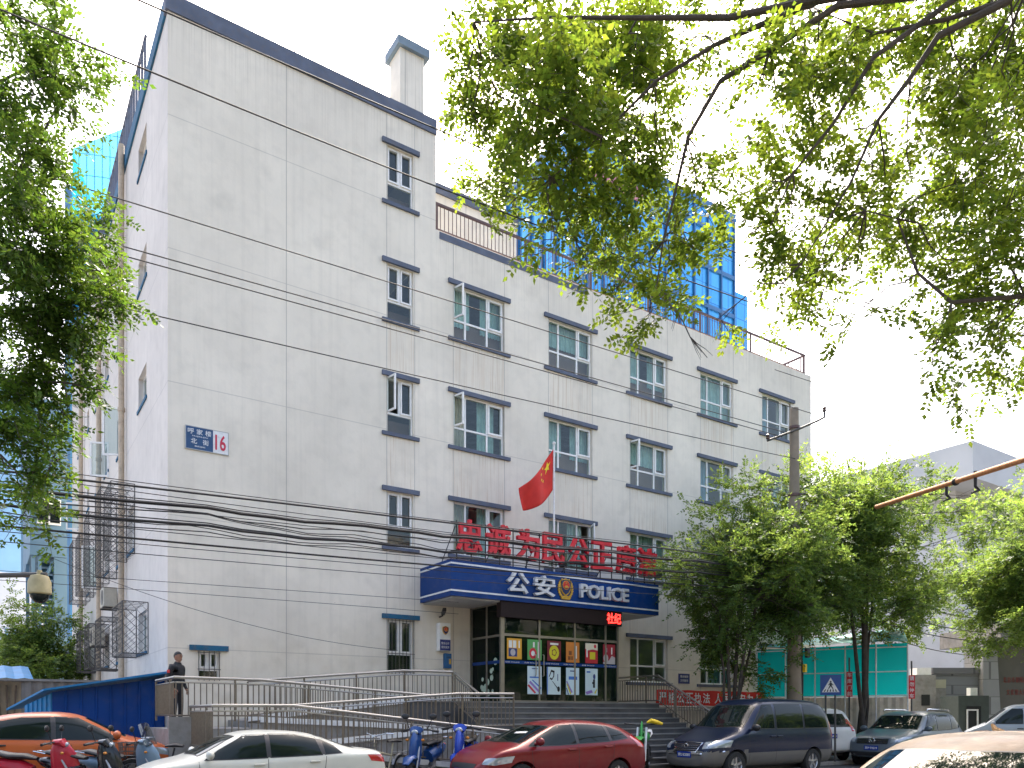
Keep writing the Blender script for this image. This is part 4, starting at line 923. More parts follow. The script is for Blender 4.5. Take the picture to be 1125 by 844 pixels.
    P['plates'] = [(f-.1, .46, 1, 0), (r_+.1, .62, -1, 0)]
    P['extra'] = [('grille', [(f, -.42, .53), (f, 0, .53), (f, .42, .53)], [(f, -.46, .63), (f, 0, .64), (f, .46, .63)], (-1, 0, 0), m_blackp), ('lower_grille', [(f, -.5, .28), (f, 0, .28), (f, .5, .28)], [(f, -.55, .38), (f, 0, .38), (f, .55, .38)], (-1, 0, 0), m_blackp)]
    return P
GP = 'cars parked along the street'
# red hatchback, nose to the left
r1, bv, patch = car('hatchback_car', 'dark red hatchback parked nose left in front of the entrance steps', GP, sedan(4.3, 1.82, 1.50, True), paintm('dark_red_car_paint', (.17, .008, .012), dirt=.10), '京N·36T17')
fl = patch('dashboard_leaflet', [(.86, .02, 1.1), (.80, .36, 1.1)], [(.76, .00, 1.1), (.70, .34, 1.1)], (-.5, 0, -1), m_whitep, r1, 6, 2, .012)
move(r1, (10.05, 13.5, 0), R(180))
# pearl white saloon
r2, bv, patch = car('saloon_car', 'pearl white saloon nearest to the camera on the left, tail beside the bicycle', GP, sedan(4.6, 1.80, 1.45), paintm('pearl_white_paint', (.60, .60, .53), .1, .3, dirt=.0), '京Q·80H52')
move(r2, (3.97, 13.85, 0), R(177), .93)
# orange taxi-like saloon, nose to the right
P = sedan(4.5, 1.76, 1.47); P['blackhandles'] = True
r3, bv, patch = car('saloon_car', 'orange saloon parked before the blue tin shed, nose right', GP, P, paintm('orange_car_paint', (.50, .115, .028), .15, .35, dirt=.12), '京B·N4385')
move(r3, (1.12, 17.85, .14), R(0), 1.04)
# tan dusty saloon close to the camera
r4, bv, patch = car('saloon_car', 'dusty tan saloon cut off by the lower right corner with seed pods on its roof', GP, sedan(4.6, 1.80, 1.475), pm('tan_dusty_dappled_paint', (.19, .125, .072), .6, .4, 3.0, coat=.1, dirt=.5, bump=.15), '京E·20K61')  # blotches paint both dust and dappled shade into the colour
move(r4, (5.42, 2.32, 0), R(180), 1.025)
t = thing('seed_pod', 'brown dry seed pod lying on the tan car roof', 'seed pod', (5.85, 2.65, 1.47))
sp = MB(); sp.tube([(5.68, 2.76, 1.462), (5.79, 2.74, 1.472), (5.89, 2.71, 1.475)], [.008, .014, .011], 8); sp.tube([(5.80, 2.56, 1.452), (5.83, 2.60, 1.475), (5.87, 2.66, 1.495), (5.89, 2.69, 1.53)], [.012, .024, .020, .009], 8); sp.build('pod', pm('dry_pod', (.28, .15, .05), .8, .3, 30, bump=.5), t, smooth=True)
# ---- boxy vehicles
def boxy(L, W, H, hood_x, cowl, roof_x, belt_z, hood_z, rear=.12, wr_=.33, rear_top=None):
    f, r_ = L/2, -L/2; hw = W/2; P = dict(wr=hw-.16, wr_=wr_, wy=hw-.03)
    P['top'] = [(r_, .6), (r_+.03, belt_z), (r_+rear+.06, H-.25), (r_+rear+.22, H-.06), (r_+.8, H-.01), (0, H), (roof_x-.3, H-.02), (roof_x, H-.10), (cowl, belt_z+.10), (hood_x, hood_z+.04), (f-.14, hood_z-.12), (f-.04, hood_z-.22), (f, .5)]
    P['belt'] = [(r_, .55), (r_+.03, belt_z-.05), (r_+.3, belt_z), (0, belt_z-.01), (cowl, belt_z-.02), (hood_x, hood_z-.05), (f-.14, hood_z-.20), (f-.04, hood_z-.28), (f, .48)]
    P['plan'] = [(r_, hw-.13), (r_+.06, hw-.06), (r_+.3, hw), (f-.9, hw), (f-.4, hw-.05), (f-.12, hw-.16), (f, hw-.34)]
    P['floor'] = [(r_, .34), (r_+.2, .25), (f-.3, .23), (f, .30)]
    P['xs'] = [r_, r_+.04, r_+.12, r_+rear+.10, r_+rear+.3, r_+.9, -.9, -.2, .3, roof_x-.25, roof_x, (roof_x+cowl)/2, cowl, (cowl+hood_x)/2, hood_x, f-.2, f-.08, f-.02, f]
    P['wheels'] = (f-.85, r_+.95); P['plates'] = [(f-.1, .58, 1, 0)]; P['tail'] = [([(r_+.03, hw-.20, .95), (r_+.08, hw, .95)], [(r_+.06, hw-.20, 1.35), (r_+.14, hw, 1.35)])]
    return P
# dark blue over grey van
H = 1.96
P = boxy(4.75, 1.82, H, 1.75, 1.22, .58, 1.13, 1.0)
P.update(cat='van', two_tone=.66, blackmirror=True, mirror=(.98, 1.16), seams=[((1.08, .3), (1.08, 1.1)), ((.08, .3), (.08, 1.12)), ((-1.1, .3), (-1.12, 1.12))], handles=[(.22, 1.0), (-.04, 1.0)],
 side=[('side_window', [(.12, 1.20), (.55, 1.20), (.96, 1.20)], [(.12, 1.78), (.45, 1.77), (.66, 1.52)]), ('side_window', [(-1.02, 1.20), (.02, 1.20)], [(-1.02, 1.80), (.02, 1.79)]), ('side_window', [(-2.05, 1.20), (-1.10, 1.20)], [(-1.95, 1.76), (-1.10, 1.80)])],
 glass=[('windshield', [(1.18, -.74, 1.2), (1.32, 0, 1.2), (1.18, .74, 1.2)], [(.62, -.66, 1.8), (.66, 0, 1.8), (.62, .66, 1.8)], (-.6, 0, -1), None)],
 lamp=[([(2.2, .44, .68), (2.08, .66, .70), (1.72, .86, .76)], [(2.08, .44, .86), (1.98, .66, .90), (1.62, .86, .92)])],
 extra=[('grille', [(2.36, -.34, .66), (2.36, 0, .66), (2.36, .34, .66)], [(2.3, -.42, .84), (2.3, 0, .85), (2.3, .42, .84)], (-1, 0, -.1), m_blackp), ('indicator', [(2.05, -.82, .60), (1.95, -.88, .60)], [(2.05, -.82, .65), (1.95, -.88, .65)], (-.6, .8, 0), m_amber)])
m_van_hi = paintm('navy_van_paint', (.005, .013, .042), .4, .28, dirt=.06); m_van_lo = paintm('grey_van_cladding', (.15, .145, .135), .4, .4, dirt=.15)
r5, bv, patch = car('passenger_van', 'dark blue van with grey lower body parked nose left beside the dirt bike', GP, P, m_van_hi, '京L·52081', m_van_lo)
# chrome surround of the grille and wipers
b = MB(); gx = 2.36
def onshell(bv, pts, off=.012, d=(-1, 0, 0)):
    out = []
    for p in pts:
        h = bv.ray_cast(Vector(p)-Vector(d)*2, Vector(d)); out.append(tuple((h[0] if h[0] is not None else Vector(p))-Vector(d)*off))
    return out
b.tube(onshell(bv, [(2.3, -.44, .86), (2.3, -.2, .87), (2.3, .2, .87), (2.3, .44, .86), (2.3, .36, .64), (2.3, 0, .63), (2.3, -.36, .64), (2.3, -.44, .86)]), .022, 6)
for z in (.70, .75, .80): b.tube(onshell(bv, [(2.3, -.38, z), (2.3, 0, z), (2.3, .38, z)]), .008, 5)
b.lathe([(.05, 0), (.065, .015), (.05, .02)], (onshell(bv, [(2.3, 0, .79)])[0][0], 0, .79), 'x', 16); b.build('grille_surround', m_chrome, r5, smooth=True)
b = MB(); b.tube(onshell(bv, [(2.3, -.84, .66), (2.3, -.5, .60), (2.3, 0, .60), (2.3, .5, .60), (2.3, .84, .66)], .004), .03, 6); b.build('bumper_strip', m_chrome, r5, smooth=True)
move(r5, (17.0, 13.85, 0), R(180), 1.04)
# silver SUV
P = boxy(4.5, 1.88, 1.72, 1.50, .95, .28, 1.06, 1.02, rear=.35, wr_=.37)
P.update(cat='car', mirror=(.74, 1.10), seams=[((.86, .35), (.86, 1.02)), ((-.15, .35), (-.15, 1.04)), ((-1.15, .5), (-1.15, 1.0))], handles=[(.02, .95), (-1.0, .97)],
 side=[('side_window', [(-.12, 1.10), (.3, 1.10), (.68, 1.10)], [(-.12, 1.58), (.15, 1.57), (.36, 1.36)]), ('side_window', [(-1.15, 1.12), (-.2, 1.10)], [(-1.1, 1.56), (-.2, 1.58)]), ('quarter_window', [(-1.80, 1.18), (-1.22, 1.13)], [(-1.62, 1.42), (-1.2, 1.55)])],
 glass=[('windshield', [(.94, -.76, 1.1), (1.05, 0, 1.1), (.94, .76, 1.1)], [(.33, -.64, 1.6), (.38, 0, 1.6), (.33, .64, 1.6)], (-.6, 0, -1), None)],
 lamp=[([(2.1, .50, .72), (1.95, .75, .74), (1.65, .9, .78)], [(2.0, .50, .86), (1.88, .75, .90), (1.55, .9, .92)])],
 extra=[('grille', [(2.25, -.48, .70), (2.25, 0, .70), (2.25, .48, .70)], [(2.2, -.48, .86), (2.2, 0, .86), (2.2, .48, .86)], (-1, 0, -.1), m_blackp), ('lower_grille', [(2.25, -.7, .34), (2.25, 0, .34), (2.25, .7, .34)], [(2.25, -.74, .46), (2.25, 0, .46), (2.25, .74, .46)], (-1, 0, 0), m_blackp)])
r6, bv, patch = car('sport_utility_car', 'silver grey SUV parked nose left beside the tree with red signs', GP, P, paintm('silver_grey_paint', (.12, .145, .17), .5, .28, dirt=.05), '京P·T9219')
b = MB()
for z in (.74, .80, .85): b.tube(onshell(bv, [(2.2, -.5, z), (2.2, 0, z), (2.2, .5, z)]), .011, 5)
cx_ = onshell(bv, [(2.2, 0, .80)])[0][0]; b.lathe([(.085, 0), (.095, .02), (.085, .025), (.07, .02)], (cx_, 0, .80), 'x', 20)
for q in (((-.055, .86), (0, .75)), ((.055, .86), (0, .75)), ((-.03, .80), (.03, .80))): b.tube([(cx_+.022, q[0][0], q[0][1]), (cx_+.022, q[1][0], q[1][1])], .009, 5)
b.build('grille_trim', m_chrome, r6, smooth=True)
b = MB()
for s_ in (-1, 1): b.tube([(.1, s_*.68, 1.72), (.05, s_*.69, 1.76), (-1.4, s_*.69, 1.75), (-1.5, s_*.68, 1.70)], .022, 8)
b.build('roof_rail', m_chrome, r6, smooth=True)
move(r6, (24.75, 13.9, .0), R(184))
# silver microvan turning in at the gate
P = boxy(4.1, 1.62, 1.92, 1.55, 1.30, .62, 1.12, 1.05, wr_=.30)
P.update(cat='van', mirror=(1.02, 1.14), seams=[((1.0, .3), (1.05, 1.1)), ((.05, .3), (.05, 1.1)), ((-.95, .3), (-.95, 1.1))], handles=[(.18, 1.0), (-.1, 1.0)], blackhandles=True,
 side=[('side_window', [(.10, 1.18), (.5, 1.18), (1.02, 1.18)], [(.10, 1.72), (.45, 1.72), (.70, 1.48)]), ('side_window', [(-.92, 1.18), (.0, 1.18)], [(-.92, 1.74), (.0, 1.73)]), ('side_window', [(-1.82, 1.18), (-1.0, 1.18)], [(-1.76, 1.70), (-1.0, 1.74)])],
 glass=[('windshield', [(1.26, -.64, 1.2), (1.38, 0, 1.2), (1.26, .64, 1.2)], [(.66, -.58, 1.76), (.72, 0, 1.76), (.66, .58, 1.76)], (-.6, 0, -1), None)],
 lamp=[([(1.95, .45, .70), (1.75, .75, .70)], [(1.88, .45, .86), (1.68, .75, .88)])])
r7, bv, patch = car('microvan', 'pale silver microvan at the right edge before the stone gate', GP, P, paintm('pale_silver_paint', (.36, .40, .45), .4, .3, dirt=.05), '京F·U7340')
move(r7, (32.3, 13.6, .08), R(116))
# white car behind the van, seen from the rear
P = boxy(4.3, 1.80, 1.70, 1.45, .95, .35, 1.06, 1.0, rear=.40, wr_=.33)
P.update(cat='car', mirror=(.74, 1.10), seams=[((.86, .35), (.86, 1.02)), ((-.15, .35), (-.15, 1.04))], handles=[(.02, .95), (-.9, .97)],
 side=[('side_window', [(-.12, 1.10), (.68, 1.10)], [(-.12, 1.56), (.40, 1.36)]), ('side_window', [(-1.1, 1.12), (-.2, 1.10)], [(-1.05, 1.54), (-.2, 1.56)])],
 glass=[('windshield', [(.94, -.74, 1.1), (1.05, 0, 1.1), (.94, .74, 1.1)], [(.36, -.62, 1.6), (.4, 0, 1.6), (.36, .62, 1.6)], (-.6, 0, -1), None), ('rear_window', [(-2.05, -.66, 1.08), (-2.1, 0, 1.08), (-2.05, .66, 1.08)], [(-1.76, -.58, 1.55), (-1.8, 0, 1.55), (-1.76, .58, 1.55)], (1, 0, -.3), None)])
P['plates'] = [(-2.0, .80, -1, 0)]
r8, bv, patch = car('family_car', 'white family car seen from behind between the van and the tree', GP, P, paintm('plain_white_paint', (.66, .66, .64), .05, .35, dirt=.05), '京K·X6418')
move(r8, (23.3, 16.6, .12), R(55))
# ================================================================== two-wheelers (nose towards +x, about the origin)
m_seat = pm('black_vinyl_seat', (.015, .015, .016), .5, .15, 10)
m_spoke = pm('wheel_metal', (.35, .35, .36), .35, .1, 20, metal=.8)
def wheel(root, x, r_, w_=.05, spokes=False, axis_y=0):
    t = MB(); t.tube([(x+(r_-w_)*math.cos(a), axis_y, r_+(r_-w_)*math.sin(a)) for a in np.linspace(0, 2*math.pi, 29)], (w_), 8, cap=False); wh = t.build('wheel', m_tyre, root, smooth=True)
    t = MB(); t.tube([(x+(r_-w_*1.8)*math.cos(a), axis_y, r_+(r_-w_*1.8)*math.sin(a)) for a in np.linspace(0, 2*math.pi, 29)], w_*.55, 6, cap=False)
    n = 24 if spokes else 6
    for k in range(n):
        a = 2*math.pi*k/n; t.tube([(x, axis_y+(.02 if k % 2 else -.02), r_), (x+(r_-w_*2)*math.cos(a), axis_y, r_+(r_-w_*2)*math.sin(a))], .0025 if spokes else .022, 4)
    t.tube([(x, axis_y-.06, r_), (x, axis_y+.06, r_)], .03, 10); t.build('rim', m_spoke, wh, smooth=True); return wh
def scooter(name, label, paint, helmet=None, topcase=False, shield=False, group='scooters on the pavement', tall=0):
    t = thing(name, label, 'scooter', (0, 0, 0), group)
    wheel(t, .62, .22, .055); wheel(t, -.58, .22, .06)
    b = MB(); b.tube([(.46, 0, .36), (.44, 0, .55), (.40, 0, .75), (.34, 0, .90), (.31, 0, .98)], [(.20, .05), (.24, .07), (.22, .08), (.17, .07), (.10, .05)], 14); b.build('leg_shield', paint, t, smooth=True)
    b = MB(); b.tube([(.86, 0, .40), (.74, 0, .50), (.60, 0, .52), (.46, 0, .44)], [(.06, .02), (.10, .04), (.11, .05), (.10, .04)], 12); b.build('front_mudguard', paint, t, smooth=True)
    b = MB(); b.tube([(.42, 0, .30), (.1, 0, .28), (-.15, 0, .30), (-.25, 0, .45)], [(.14, .05), (.16, .045), (.16, .05), (.13, .08)], 12); b.build('footboard', m_blackp, t, smooth=True)
    b = MB(); b.tube([(-.12, 0, .48), (-.3, 0, .55), (-.55, 0, .60), (-.8, 0, .66), (-.92, 0, .68)], [(.12, .14), (.17, .16), (.17, .14), (.12, .09), (.05, .04)], 14); b.build('rear_body', paint, t, smooth=True)
    b = MB(); b.tube([(-.02, 0, .72), (-.2, 0, .76), (-.45, 0, .77), (-.66, 0, .82), (-.8, 0, .82)], [(.07, .03), (.14, .055), (.16, .06), (.14, .055), (.07, .03)], 14); b.build('seat', m_seat, t, smooth=True)
    b = MB(); b.tube([(.44, 0, .93), (.38, 0, 1.0), (.26, 0, 1.0)], [(.09, .05), (.13, .075), (.10, .05)], 14); hd = b.build('handlebar_cowl', paint, t, smooth=True)
    b = MB(); b.ell((.46, 0, .955), (.035, .07, .05), 14, 8); b.build('headlight', m_lamp, t, smooth=True)
    b = MB(); b.tube([(.22, -.34, .97), (.28, -.2, 1.0), (.30, 0, 1.0), (.28, .2, 1.0), (.22, .34, .97)], .016, 8)
    for s_ in (-1, 1): b.tube([(.215, s_*.24, .985), (.205, s_*.36, .965)], .024, 8); b.tube([(.28, s_*.2, 1.0), (.34, s_*.3, .98), (.32, s_*.36, .97)], .007, 5)
    b.build('handlebar', m_blackp, t, smooth=True)
    for s_ in (-1, 1):
        b = MB(); b.tube([(.28, s_*.17, 1.0), (.27, s_*.22, 1.12), (.26, s_*.25, 1.19)], .008, 6); b.ell((.25, s_*.27, 1.24), (.022, .075, .055), 12, 8); b.build('mirror', m_blackp, t, smooth=True)
        b = MB(); b.ell((.44, s_*.15, .82), (.03, .035, .025), 8, 6); b.build('indicator', m_amber, t, smooth=True)
        b = MB(); b.tube([(.60, s_*.09, .22), (.52, s_*.09, .50), (.40, s_*.06, .70)], .02, 8); b.build('fork', m_spoke, t, smooth=True)
    b = MB(); b.tube([(-.70, .12, .80), (-.95, .10, .84), (-.98, 0, .84), (-.95, -.10, .84), (-.70, -.12, .80)], .012, 6); b.build('grab_rail', m_chrome, t, smooth=True)
    b = MB(); b.ell((-.93, 0, .70), (.025, .07, .03), 10, 6); b.build('taillight', m_tail, t, smooth=True)
    b = MB(); b.tube([(-.1, -.16, .25), (-.5, -.17, .24), (-.85, -.18, .30)], [.03, .05, .045], 10); b.tube([(-.1, .03, .28), (-.58, .1, .22)], .05, 8); b.build('exhaust', m_spoke, t, smooth=True)
    if topcase: b = MB(); b.obox((-.98, 0, .98), (.30, .36, .24)); b.build('top_box', m_blackp, t, bevel=.05)
    if shield:
        b = MB(); pts = []
        for i in range(9):
            u = -.26+.52*i/8; pts.append(u)
        for i, u in enumerate(pts):
            b.v += [(.50-.25*u*u*2, u, .95), (.36-.25*u*u*2, u*.8, 1.36-.6*u*u)]
            if i: a = 2*(i-1); b.f.append((a, a+2, a+3, a+1)); b.m.append(0)
        b.build('windscreen', M_window_glass('scooter_screen', (.6, .62, .65), (.03, .03, .035), .7, 0), t, smooth=True, fixn=False)
    return t
m_sred = paintm('scooter_red', (.42, .012, .03), .1, .3); m_sblk = paintm('scooter_black', (.015, .017, .02), .2, .2); m_sblu = paintm('scooter_blue', (.01, .05, .38), .2, .25); m_sgry = paintm('scooter_grey_blue', (.16, .24, .32), .3, .3)
move(scooter('motor_scooter', 'red scooter with black seat in front of the orange car', m_sred), (.80, 15.7, .12), R(-28))
move(scooter('motor_scooter', 'black scooter with round headlight in front of the orange car', m_sblk), (1.50, 15.35, .12), R(-42), 1.0)
move(scooter('motor_scooter', 'grey scooter with clear windscreen at the bonnet of the orange car', m_sgry, shield=True), (2.15, 15.7, .12), R(-35), .98)
move(scooter('motor_scooter', 'darker blue scooter standing beside the bicycle basket', paintm('scooter_deep_blue', (.012, .06, .22), .2, .3)), (7.8, 14.9, .12), R(-140), 1.16)
move(scooter('motor_scooter', 'blue and white scooter standing by the nose of the red car', m_sblu), (8.75, 14.85, .12), R(-132), 1.2)
def bicycle(name, label, col, basket=True, saddle=m_seat, group='bicycles on the pavement'):
    t = thing(name, label, 'bicycle', (0, 0, 0), group); wheel(t, .52, .30, .022, True); wheel(t, -.52, .30, .022, True)
    b = MB(); b.tube([(-.52, .06, .30), (-.05, 0, .28), (.36, 0, .70), (.40, 0, .86)], .018, 8); b.tube([(-.52, -.06, .30), (-.18, 0, .66)], .012, 6); b.tube([(-.05, 0, .28), (-.18, 0, .66), (-.22, 0, .84)], .017, 8); b.tube([(.36, 0, .70), (-.16, 0, .60)], .016, 8)
    b.tube([(.40, 0, .86), (.42, .05, .62), (.52, .05, .30)], .013, 6); b.tube([(.42, -.05, .62), (.52, -.05, .30)], .013, 6); b.build('frame', col, t, smooth=True)
    b = MB(); b.tube([(.18, -.28, 1.03), (.32, -.22, 1.04), (.40, 0, .98), (.32, .22, 1.04), (.18, .28, 1.03)], .013, 8); b.tube([(.40, 0, .86), (.40, 0, .98)], .015, 8); b.build('handlebar', m_chrome, t, smooth=True)
    b = MB(); b.tube([(-.38, 0, .87), (-.24, 0, .89), (-.05, 0, .87)], [(.11, .03), (.09, .04), (.03, .02)], 12); b.build('saddle', saddle, t, smooth=True)
    b = MB()
    for x, r_ in ((.52, .34), (-.52, .34)): b.tube([(x+r_*math.cos(a), 0, .30+r_*math.sin(a)) for a in np.linspace(R(20), R(165), 12)], [(.03, .006)]*12, 6)
    b.build('mudguard', m_spoke, t, smooth=True)
    b = MB(); b.tube([(-.05, -.08, .28), (-.05, .08, .28)], .02, 8); b.tube([(-.05, .08, .28), (.08, .08, .18)], .01, 6); b.tube([(-.05, -.08, .28), (-.18, -.08, .38)], .01, 6); b.obox((.08, .12, .18), (.09, .08, .02)); b.obox((-.18, -.12, .38), (.09, .08, .02)); b.build('pedals', m_blackp, t)
    if basket:
        b = MB(); x0, x1, w_, z0, z1 = .46, .74, .17, .70, .95
        for k in range(9):
            q = k/8; b.tube([(x0, -w_+2*w_*q, z1), (x0+.02, (-w_+2*w_*q)*.85, z0), (x1-.03, (-w_+2*w_*q)*.85, z0), (x1, -w_+2*w_*q, z1)], .004, 4)
            for s_ in (-1, 1): b.tube([(x0+(x1-x0)*q, s_*w_, z1), (x0+.02+(x1-x0-.05)*q, s_*w_*.85, z0)], .004, 4)
        for q in (0, .33, .66, 1):
            z = z0+(z1-z0)*q; e = .85+.15*q; a0, a1 = x0+.02*(1-q), x1-.03*(1-q); b.tube([(a0, -w_*e, z), (a1, -w_*e, z), (a1, w_*e, z), (a0, w_*e, z), (a0, -w_*e, z)], .006, 4)
        b.build('basket', m_grille, t)
    b = MB(); b.tube([(-.25, .07, .66), (-.85, .07, .66), (-.85, -.07, .66), (-.25, -.07, .66)], .008, 6); b.tube([(-.8, .07, .66), (-.54, .07, .32)], .007, 6); b.tube([(-.8, -.07, .66), (-.54, -.07, .32)], .007, 6); b.build('carrier', m_spoke, t)
    return t
move(bicycle('city_bicycle', 'bicycle with wire basket beside the tail of the white saloon', pm('cream_frame', (.45, .40, .28), .4)), (6.85, 14.75, .12), R(-150), 1.06)
move(bicycle('city_bicycle', 'dark bicycle standing at the bonnet of the orange car', m_blackp), (2.85, 16.2, .12), R(160))
# dirt bike with yellow bar cover
t = thing('dirt_bike', 'green and white dirt bike with yellow bar cover between red car and van', 'motorcycle', (0, 0, 0))
m_green = paintm('dirt_bike_green', (.03, .30, .06), .0, .4); m_dbw = pm('dirt_bike_white', (.68, .68, .66), .4)
wheel(t, .74, .34, .045, True); wheel(t, -.66, .33, .05, True)
b = MB()
for s_ in (-1, 1): b.tube([(.74, s_*.09, .34), (.62, s_*.09, .68), (.44, s_*.09, 1.05)], [.026, .03, .03], 10)
b.build('fork', m_silver, t, smooth=True)
b = MB(); b.tube([(1.16, 0, .80), (.95, 0, .86), (.70, 0, .82), (.50, 0, .74)], [(.06, .008), (.10, .02), (.10, .025), (.06, .02)], 10); b.build('front_mudguard', m_green, t, smooth=True)
b = MB(); b.tube([(.60, 0, .86), (.56, 0, 1.02), (.46, 0, 1.14)], [(.10, .02), (.12, .035), (.08, .02)], 12); b.build('number_plate_cowl', m_green, t, smooth=True)
b = MB(); b.tube([(.40, 0, .86), (.1, 0, .84), (-.1, 0, .82)], [(.10, .08), (.14, .13), (.06, .05)], 12); b.build('tank', m_green, t, smooth=True)
b = MB(); b.tube([(.1, 0, .90), (-.3, 0, .87), (-.75, 0, .92)], [(.08, .03), (.10, .035), (.07, .02)], 10); b.build('seat', m_seat, t, smooth=True)
b = MB(); b.tube([(-.45, 0, .82), (-.8, 0, .90), (-1.08, 0, .98)], [(.09, .025), (.10, .02), (.05, .008)], 10); b.build('rear_mudguard', m_dbw, t, smooth=True)
b = MB(); b.tube([(.42, 0, .95), (.30, 0, .4), (-.1, 0, .32), (-.12, 0, .8), (.42, 0, .9)], .025, 8); b.tube([(-.1, .09, .34), (-.66, .10, .33)], .028, 8); b.tube([(-.1, -.09, .34), (-.66, -.10, .33)], .028, 8); b.obox((.08, 0, .46), (.30, .22, .26)); b.build('frame', m_blackp, t, smooth=True)
b = MB(); b.tube([(.34, -.40, 1.14), (.40, -.18, 1.12), (.43, 0, 1.10), (.40, .18, 1.12), (.34, .40, 1.14)], .014, 8); b.tube([(.44, 0, 1.02), (.43, 0, 1.10)], .02, 8); b.build('handlebar', m_blackp, t, smooth=True)
b = MB(); b.tube([(.30, .42, 1.13), (.37, .30, 1.17), (.42, .20, 1.20), (.44, .10, 1.16)], [(.03, .03), (.08, .05), (.09, .055), (.03, .02)], 12); b.build('bar_cover', m_yel, t, smooth=True)
b = MB(); b.tube([(.25, -.14, .5), (-.2, -.16, .55), (-.75, -.17, .75)], [.02, .03, .045], 8); b.build('exhaust', m_spoke, t, smooth=True)
move(t, (13.75, 14.45, .10), R(-140), 1.12)

# ================================================================== the man on the ramp landing
m_skin = pm('skin', (.32, .17, .11), .55, .06, 12); m_hair = pm('black_hair', (.010, .009, .008), .6, .2, 40); m_jkt = pm('black_jacket', (.014, .015, .018), .75, .2, 14); m_trs = pm('dark_trousers', (.018, .019, .024), .8, .15, 10); m_shoe = pm('black_shoe', (.012, .011, .011), .35)
def person(label, loc, rz):
    t = thing('person', label, 'person', (0, 0, 0))
    V = [(0, 0, .96), (0, .0, 1.12), (.01, 0, 1.30), (.02, 0, 1.44), (.025, 0, 1.52), (.03, 0, 1.60),        # pelvis .. head base
         (.0, .10, .90), (.02, .11, .50), (-.01, .12, .09), (.12, .13, .045),                                  # left leg
         (.0, -.10, .90), (.03, -.11, .50), (-.01, -.12, .09), (.12, -.13, .045),
         (.01, .185, 1.42), (-.04, .24, 1.15), (.07, .23, .93), (.13, .21, .86),                                # left arm
         (.01, -.185, 1.42), (-.05, -.24, 1.15), (.05, -.22, .93), (.11, -.20, .86)]
    E = [(0,1),(1,2),(2,3),(3,4),(4,5),(0,6),(6,7),(7,8),(8,9),(0,10),(10,11),(11,12),(12,13),(3,14),(14,15),(15,16),(16,17),(3,18),(18,19),(19,20),(20,21)]
    Rd = [(.15,.115),(.145,.11),(.165,.115),(.11,.085),(.058,.058),(.055,.055),(.088,.09),(.062,.065),(.045,.05),(.042,.034),(.088,.09),(.062,.065),(.045,.05),(.042,.034),(.072,.072),(.052,.052),(.036,.036),(.034,.022),(.072,.072),(.052,.052),(.036,.036),(.034,.022)]
    me = bpy.data.meshes.new('body'); me.from_pydata(V, E, []); o = bpy.data.objects.new('tmp', me); COL.objects.link(o)
    md = o.modifiers.new('s', 'SKIN'); sv = me.skin_vertices[0].data
    for i, r_ in enumerate(Rd): sv[i].radius = r_; sv[i].use_root = (i == 0)
    o.modifiers.new('u', 'SUBSURF').levels = 2
    dg = bpy.context.evaluated_depsgraph_get(); bm = bpy.data.meshes.new_from_object(o.evaluated_get(dg)); bpy.data.objects.remove(o)
    # head joined on the neck: skull, jaw, nose, ears
    b = bmesh.new(); b.from_mesh(bm)
    h = MB(); h.ell((.035, 0, 1.665), (.098, .076, .118), 20, 16); h.ell((.065, 0, 1.60), (.062, .056, .062), 14, 10); h.tube([(.125, 0, 1.69), (.142, 0, 1.655), (.128, 0, 1.64)], [(.010, .008), (.017, .013), (.013, .008)], 8)
    for s_ in (-1, 1): h.ell((.03, s_*.078, 1.66), (.022, .010, .034), 8, 8)
    for s_ in (-1, 1):                               # five fingers on each relaxed hand
        bx, by = (.13, .21) if s_ > 0 else (.11, -.20)
        for k, ln in enumerate((.060, .075, .080, .072)): h.tube([(bx-.03+k*.02, by, .85), (bx-.026+k*.022, by-s_*.006, .85-ln*.6), (bx-.030+k*.022, by-s_*.018, .85-ln)], [.010, .009, .006], 6)
        h.tube([(bx+.02, by-s_*.01, .89), (bx+.05, by-s_*.025, .86), (bx+.055, by-s_*.03, .825)], [.013, .011, .008], 6)
    hm = h.mesh('h', m_skin); b.from_mesh(hm); b.to_mesh(bm); b.free()
    bm.materials.clear()
    for m in (m_skin, m_jkt, m_trs, m_shoe): bm.materials.append(m)
    for p in bm.polygons:
        c = p.center; arm = abs(c.y) > .15
        p.material_index = 0 if c.z > 1.525 else (1 if (c.z > .95 or (arm and c.z > .915)) else (0 if arm and c.z > .7 else (2 if c.z > .10 else 3)))
    shade(bm, 80); body = link('body', bm, t)
    hr = MB(); hr.ell((.030, 0, 1.682), (.103, .081, .108), 24, 22)
    hr.v = [(x, y, max(z, 1.612+.105*min(1, max(0, (x+.06)/.12)))) for x, y, z in hr.v]; hr.build('hair', m_hair, t, smooth=True)
    ft = MB()
    for s_ in (-1, 1): ft.ell((.122, s_*.032, 1.675), (.010, .014, .008), 8, 6); ft.obox((.127, s_*.033, 1.698), (.012, .034, .008))
    ft.obox((.124, 0, 1.598), (.010, .040, .008)); ft.build('face_marks', m_hair, t)
    cl = MB(); cl.tube([(.03+.062*math.cos(a), .062*math.sin(a), 1.515-.015*math.cos(a)) for a in np.linspace(0, 2*math.pi, 17)], [(.02, .028)]*17, 6, cap=False); cl.build('collar', m_jkt, t, smooth=True)
    bd_ = MB(); bd_.obox((-.02, -.262, 1.31), (.075, .02, .07), (0, 0, 0)); bd_.build('arm_badge', pm('badge_red', (.6, .03, .03), .6), t, bevel=.006)
    return move(t, loc, rz, .96)
person('man in black jacket with red arm badge standing on the ramp landing', (3.62, 18.85, 1.30), R(-50))

